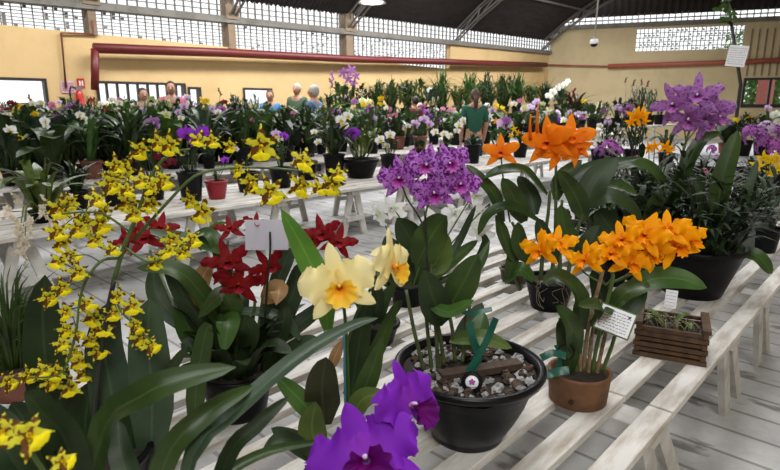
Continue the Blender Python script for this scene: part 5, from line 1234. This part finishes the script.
far(762, .78, 190, 'bushy', 'std:blackmat', 40, 'yellow-flowered orchid just under the lilac heads at the right edge', [(772, 160, 19, 'yellow', 'star'), (778, 168, 20, 'yellow', 'star'), (764, 158, 17, 'yellow', 'star'), (757, 166, 18, 'yellow', 'star'), (770, 174, 16, 'yellow', 'star'), (777, 158, 15, 'yellow', 'star'), (744, 186, 10, 'yellow', 'star')], mat='leaf_dark', stemmat='stem_dark')
far(738, .80, 196, 'bushy', 'std:blackmat', 40, 'dark bushy foliage plant between the wide black pot and the grey pot', [(722, 176, 10, 'pale', 'ball')], mat='leaf_dark', spread=1.2)
for px, Y, yt, kd, lab in [(612, 1.15, 190, 'bushy', 'dark bushy plant between the tangerine orchid and the orange stars'), (648, .95, 196, 'bushy', 'dark bushy plant just behind the golden orange blooms'), (676, 1.6, 178, 'bushy', 'bushy plant on the far edge of the near table behind the spotted lilac orchid'), (718, 1.15, 176, 'reed', 'reed-stemmed plant behind the tallest leaf of the spotted lilac orchid'), (752, 1.2, 172, 'bushy', 'dark bushy plant beneath the right edge lilac heads'), (705, 1.55, 168, 'strap', 'strap-leaved plant behind the stem of the spotted lilac orchid'), (778, .6, 205, 'bushy', 'dark bushy plant cut off by the right edge, above the grey pot'), (625, 1.0, 205, 'reed', 'reed-stemmed plant rising behind the leftmost golden blooms')]:
    far(px, Y, yt, kd, 'std:blackmat', 30, lab, [], mat='leaf_dark' if kd != 'reed' else 'leaf', spread=1.45)
p = stand(748, 251, .09); far(748, p.y, 178, 'bushy', 'std:greypot', 46, 'dark leafy plant in a smoky grey pot at the right edge', [], mat='leaf_dark', base=p, spread=1.3)
# ---- plants on and behind the white-clothed tables
for px, Y, yt, kd, fl, lab, zz in [(610, 2.9, 124, 'bushy', [(608, 122, 10, 'pale', 'ball'), (616, 126, 9, 'white'), (600, 126, 8, 'white')], 'bushy white-flecked plant on the smaller white-clothed table', .55), (632, 2.7, 118, 'bushy', [(624, 113, 12, 'lilac', 'ball'), (618, 108, 10, 'pale', 'ball'), (630, 108, 10, 'mauve', 'ball')], 'lilac-headed bushy plant behind the orange star cluster', .55), (600, 3.0, 140, 'strap', [(588, 142, 6, 'white'), (598, 140, 6, 'white')], 'strap-leaved plant at the left end of the smaller white-clothed table', .55)]:
    plant(px, Y, yt, kd, 'std:blackmat', 18, lab, fl, zz, 'leaf_dark')
plant(667, 2.3, 128, 'strap', 'std:blackmat', 16, 'strap-leaved plant on the smaller white-clothed table under the lilac blooms', (), .55, 'leaf')
plant(742, 1.8, 116, 'bushy', 'std:blackmat', 18, 'dark bushy plant with yellow flecks on the far white-clothed table', [(736, 120, 7, 'yellow'), (750, 118, 7, 'yellow')], .62, 'leaf_dark')
plant(762, 1.6, 112, 'strap', 'std:blackmat', 18, 'white-bloomed plant on the far white-clothed table near the right edge', [(776, 115, 12, 'white', 'phal'), (779, 122, 10, 'white', 'phal'), (768, 108, 8, 'pale')], .62, 'leaf')
plant(725, 2.0, 116, 'low', 'std:brownpot', 14, 'low leafy plant in a brown pot on the far white-clothed table', (), .62, 'leaf_dark')
# shelf of plants under the gable wall
mb0 = None
def shelf(x0, x1, y, z, label):
    t = empty('plant_shelf', ((x0+x1)/2, y, 0), label, 'shelf'); h = (x1-x0)/2
    mb = MB(); mb.box((-h, -.35, z-.03), (h, .35, z)); mb.build('shelf_board', M['white_end'], t, False)
    for sx in (-1, 1):
        for sy in (-1, 1):
            mb = MB(); mb.box((sx*(h-.06)-.03, sy*.28-.03, 0), (sx*(h-.06)+.03, sy*.28+.03, z-.03)); mb.build('leg', M['white_end'], t, False)
shelf(11.5, 16.6, 5.2, .8, 'low white plant shelf in front of the right gable wall')
for i, (px, yt, kd, fl) in enumerate([(590, 102, 'broad', [(604, 112, 8, 'lilac', 'ball')]), (602, 104, 'bushy', []), (614, 96, 'strap', []), (626, 100, 'bushy', [(619, 106, 10, 'mauve', 'ball')]), (636, 92, 'reed', []), (646, 94, 'reed', []), (656, 98, 'broad', [(652, 110, 7, 'pale')])]):
    auto(px, 5.15+.1*(i % 2), yt, kd, 11, fl, .8, 'gable shelf')
plant(622, 5.0, 104, 'strap', 'std:blackmat', 11, 'plant with thin bare flower stalks sticking up above the gable wall shelf', [(634, 83, 6, 'burg', 'spray'), (642, 82, 6, 'burg', 'spray'), (648, 84, 6, 'burg', 'spray'), (626, 80, 5, 'burg', 'spray')], .8, 'leaf_dark', stemmat='stem_dark')
plant(700, 3.2, 98, 'bushy', 'std:blackmat', 20, 'plant with yellow sprays in front of the right window', [(755, 99, 10, 'yellow', 'star'), (762, 97, 9, 'yellow', 'star')], .0, 'leaf_dark') if 0 else None

for lab, lst in AUTO.items():
    lst.sort(key=lambda o: (Vector(o.location)-CAM).dot(RT)/dep(o.location))
    for n, o in enumerate(lst): o['label'] = (lab % ordn(n)) if len(lst) > 1 else lab.replace('%s ', 'only ').replace(' from the left', '')
# ============================================================ POLE WITH NOTICE, PEOPLE
pz = onz(732, 150, .62); base = Vector((pz.x, pz.y, 0)); dn_ = dep(base)
t = empty('notice_pole', base, 'black pole with a white paper notice and a tuft of leaves at its top', 'pole')
top = at(727, -4, dn_); mb = MB(); mb.tube([(0, 0, .0), (0, 0, 1.6), top-base], .03, .022, 8); mb.build('pole', M['darkframe'], t)
p = at(737, 56, dn_-.06); c = card(t, p, 16*mpp(dn_), 19*mpp(dn_), face_at(p), 'paper', -.12, 8, 'paper_notice')
mb = MB(); rd = random.Random(2)
for i in range(46):
    q = at(727+rd.uniform(-6, 6), rd.uniform(-14, 24), dn_+rd.uniform(-.08, .08))-base; v = Vector((rd.uniform(-1, 1), rd.uniform(-1, 1), rd.uniform(-.8, .8))).normalized()*.14
    leaf(mb, [q, q+v*.5+Vector((0, 0, .02)), q+v], .06, 'oval', (0, -1, 0), nu=4, nv=2)
mb.build('foliage', M['leaf_mid'], t)
M['skin'] = plain('skin', (.42, .22, .14), .6, .05)
HAIR = {'dark': plain('dark_hair', (.018, .012, .010), .6), 'grey': plain('grey_hair', (.46, .44, .42), .7), 'brown': plain('brown_hair', (.07, .035, .02), .6)}
def cloth(n, c): return plain(n, c, .85, .1, 20)
def person(px, Y, yh, label, shirt, trousers, hair, face_yaw, arm=0, base=None, long=False):
    """yh: image row of the middle of the head"""
    p0 = base if base else Vector((onY(px, yh, Y).x, Y, 0)); d = dep(p0); hz = at(px, yh, d).z; S = (hz+.13)/1.68
    t = empty('person', Vector((p0.x, p0.y, 0)), label, 'person', None, face_yaw)
    def skin(chains, name, mat, extra=None):
        vs = []; es = []; rs = []
        for ch in chains:
            for i, (v, r) in enumerate(ch):
                if i == 0:
                    hit = [k for k, w in enumerate(vs) if (Vector(w)-Vector(v)).length < 1e-5]
                    if hit: last = hit[0]; continue
                vs.append(v); rs.append(r)
                if i > 0: es.append((last, len(vs)-1))
                last = len(vs)-1
        me = bpy.data.meshes.new(name); me.from_pydata([tuple(Vector(v)*S) for v in vs], es, []); o = bpy.data.objects.new(name, me); C.objects.link(o)
        m = o.modifiers.new('s', 'SKIN'); o.modifiers.new('u', 'SUBSURF').levels = 1
        for i, r in enumerate(rs): me.skin_vertices[0].data[i].radius = (r*S, r*S)
        me.skin_vertices[0].data[0].use_root = True
        dg = bpy.context.evaluated_depsgraph_get(); me2 = bpy.data.meshes.new_from_object(o.evaluated_get(dg)); bpy.data.objects.remove(o)
        me2.materials.clear(); me2.materials.append(mat)
        if extra:
            b = MB(); b.v = [tuple(v.co) for v in me2.vertices]; b.f = [tuple(q.vertices) for q in me2.polygons]; b.uv = [(0, 0)]*len(b.v); b.m = [0]*len(b.f); extra(b); me2 = b.mesh(name, mat)
        me2.polygons.foreach_set('use_smooth', [True]*len(me2.polygons)); return link(name, me2, t)
    def arms(dr, end, r):
        out = []
        for s in (-1, 1):
            if arm and s == 1: P = [(0, 0, 1.36), (s*.17, 0, 1.36), (s*.24, .12, 1.14), (s*.18, .36, 1.16), (s*.16, .44, 1.17)]
            else: P = [(0, 0, 1.36), (s*.17, 0, 1.36), (s*.22, -.01, 1.10), (s*.21, .08, .86), (s*.20, .11, .78)]
            R = [.10, .058, .045, .035, .03]; out.append([(P[i], R[i]+dr) for i in range(end)])
        return out
    def headx(b):
        c = Vector((0, .015, 1.56))*S
        n0 = len(b.v); b.ball(c, .075*S, .095*S, .115*S, 10, 14)
        for sx in (-1, 1): b.ball(c+Vector((sx*.076, -.005, -.005))*S, .012*S, .02*S, .03*S, 4, 6)     # ears
        b.tube([c+Vector((0, .088, .02))*S, c+Vector((0, .115, -.015))*S, c+Vector((0, .09, -.03))*S], .010*S, .013*S, 6)   # nose
        for sx in (-1, 1):                                  # hands: palm and fingers
            e = Vector((.16, .47, 1.17) if (arm and sx == 1) else (sx*.20, .12, .74))*S
            b.ball(e, .022*S, .035*S, .045*S, 5, 8)
            for k in range(4): q = e+Vector((0, -.025+.017*k, -.04))*S; b.tube([q, q+Vector((0, .004, -.03))*S, q+Vector((0, .014, -.055+.006*abs(k-1)))*S], .008*S, .006*S, 5)
            q = e+Vector((0, .035, -.01))*S; b.tube([q, q+Vector((0, .02, -.03))*S], .009*S, .007*S, 5)
    body = [[((0, 0, .92), .13), ((0, 0, 1.10), .12), ((0, 0, 1.36), .10), ((0, .005, 1.45), .05), ((0, .01, 1.52), .05)]]
    for s in (-1, 1): body.append([((0, 0, .92), .13), ((s*.09, 0, .86), .085), ((s*.10, .01, .48), .055), ((s*.10, -.01, .08), .036), ((s*.10, .09, .03), .03)])
    skin(body+arms(0, 5, 0), 'body', M['skin'], headx)
    skin([[((0, 0, .88), .155), ((0, 0, 1.10), .145), ((0, 0, 1.36), .135), ((0, -.005, 1.45), .075)]]+arms(.018, 4 if long else 3, 0), 'shirt', shirt)
    tr = []
    for s in (-1, 1): tr.append([((0, 0, .92), .145), ((s*.09, 0, .86), .10), ((s*.10, .01, .48), .073), ((s*.10, -.01, .10), .055)])
    skin([[((0, 0, .92), .145), ((0, 0, .97), .14)]]+tr, 'trousers', trousers)
    mb = MB(); c = Vector((0, -.005, 1.585))*S
    mb.ball(c, .086*S, .102*S, .108*S, 10, 14)
    zc = c.z-.035*S; ycut = .05*S
    mb.v = [(x, min(y, ycut) if z < c.z+.05*S else y, max(z, zc-(.06*S if y < 0 else 0))) for x, y, z in mb.v]
    if hair == 'brown':
        mb.tube([c+Vector((0, -.07, 0))*S, c+Vector((0, -.10, -.1))*S, c+Vector((0, -.09, -.22))*S], .05*S, .03*S, 8)
    mb.build('hair', HAIR[hair], t)
    for s in (-1, 1):
        mb = MB(); mb.ball((s*.10*S, .05*S, .035*S), .048*S, .13*S, .04*S, 6, 10); mb.build('shoe', HAIR['dark'], t)
    for s in (-1, 1):
        mb = MB(); mb.ball((s*.03*S, .102*S, 1.575*S), .010*S, .006*S, .007*S, 4, 6); mb.build('eye', M['ink'], t)
    mb = MB(); mb.tube([(-.025*S, .098*S, 1.505*S), (0, .104*S, 1.503*S), (.025*S, .098*S, 1.505*S)], .006*S, .006*S, 5); mb.build('mouth', plain('lips', (.36, .12, .10), .6), t)
    return t
jeans = cloth('dark_trousers', (.02, .022, .03))
person(143, 9.9, 96, 'person in a dusty mauve top by the barred window, head tilted down', cloth('mauve_top', (.42, .26, .32)), jeans, 'dark', 3.0)
person(171, 9.9, 89, 'person in a bright coral pink shirt standing by the barred window', cloth('coral_shirt', (.42, .07, .11)), jeans, 'dark', 2.6)
person(270, 9.95, 97, 'person in a bright blue top half hidden behind the plants near the long wall', cloth('blue_top', (.05, .18, .36)), jeans, 'brown', 2.4)
person(297, 10.0, 90, 'grey-haired person in a dark green top near the long wall', cloth('dark_green_top', (.05, .09, .05)), jeans, 'grey', 2.0)
person(314, 7.95, 93, 'white-haired person in a light blue shirt among the plants', cloth('light_blue_shirt', (.12, .20, .36)), jeans, 'grey', .4)
person(415, 7.95, 103, 'dark-haired person in a maroon shirt reaching an arm to the left', cloth('maroon_shirt', (.14, .02, .045)), jeans, 'dark', -.2, arm=1)
lp = onz(472, 186, 0); person(468, lp.y, 98, 'brown-haired person in a green shirt and dark trousers standing in the aisle', cloth('green_shirt', (.012, .085, .05)), jeans, 'brown', -.7, base=Vector((lp.x, lp.y, 0)))
q = at(705, 106, 13.5); person(705, q.y, 107, 'distant person in a dark blue top near the right window', cloth('navy_top', (.03, .05, .13)), jeans, 'dark', 2.6, base=Vector((q.x, q.y, 0)))
# ============================================================ LIGHT AND CAMERA
w = bpy.data.worlds.new('daylight'); bpy.context.scene.world = w; w.use_nodes = True
bg = w.node_tree.nodes['Background']; bg.inputs['Color'].default_value = (.97, .99, 1, 1); bg.inputs['Strength'].default_value = 1.4
def area(name, loc, sx, sy, e, col=(1, 1, 1), rot=(0, 0, 0)):
    l = bpy.data.lights.new(name, 'AREA'); l.shape = 'RECTANGLE'; l.size = sx; l.size_y = sy; l.energy = e; l.color = col
    o = bpy.data.objects.new(name, l); C.objects.link(o); o.location = loc; o.rotation_euler = rot; return o
for i, (x, y, e) in enumerate([(2, 9.3, 350), (7, 9.3, 420), (12, 9, 480), (18, 8.2, 540)]):
    area('far_fill_%d' % i, (x, y, 5.0), 3.5, 1.0, e)  # added fill lamps that brighten the long wall and back rows
for i, (x, y, e) in enumerate([(1.6, 1.2, 190), (6, 2.4, 190), (13, 2, 230)]):
    area('hall_fill_%d' % i, (x, y, 6.0), 3.0, 1.4, e)  # unseen area lamps added below the closed roof, lighting the tables from above
area('fill_behind', (-1.6, -1.8, 4.6), 2.0, 2.0, 190, rot=(math.radians(38), 0, math.radians(-45)))  # added key lamp above and behind the camera to brighten the near flowers
cd = bpy.data.cameras.new('camera'); cam = bpy.data.objects.new('camera', cd); C.objects.link(cam)
cd.sensor_width = 36; cd.lens = FPX*36/780; cd.clip_start = .02; cd.clip_end = 200
z = -(FW*math.cos(PITCH)-Vector((0, 0, 1))*math.sin(PITCH)); x = RT; y = z.cross(x)
cam.matrix_world = Matrix(((x.x, y.x, z.x, CAM.x), (x.y, y.y, z.y, CAM.y), (x.z, y.z, z.z, CAM.z), (0, 0, 0, 1)))
cd.dof.use_dof = True; cd.dof.focus_distance = 1.7; cd.dof.aperture_fstop = 8
sc = bpy.context.scene; sc.camera = cam
sc.view_settings.view_transform = 'Standard'; sc.view_settings.look = 'None'; sc.view_settings.gamma = 1; sc.view_settings.exposure = -0.12
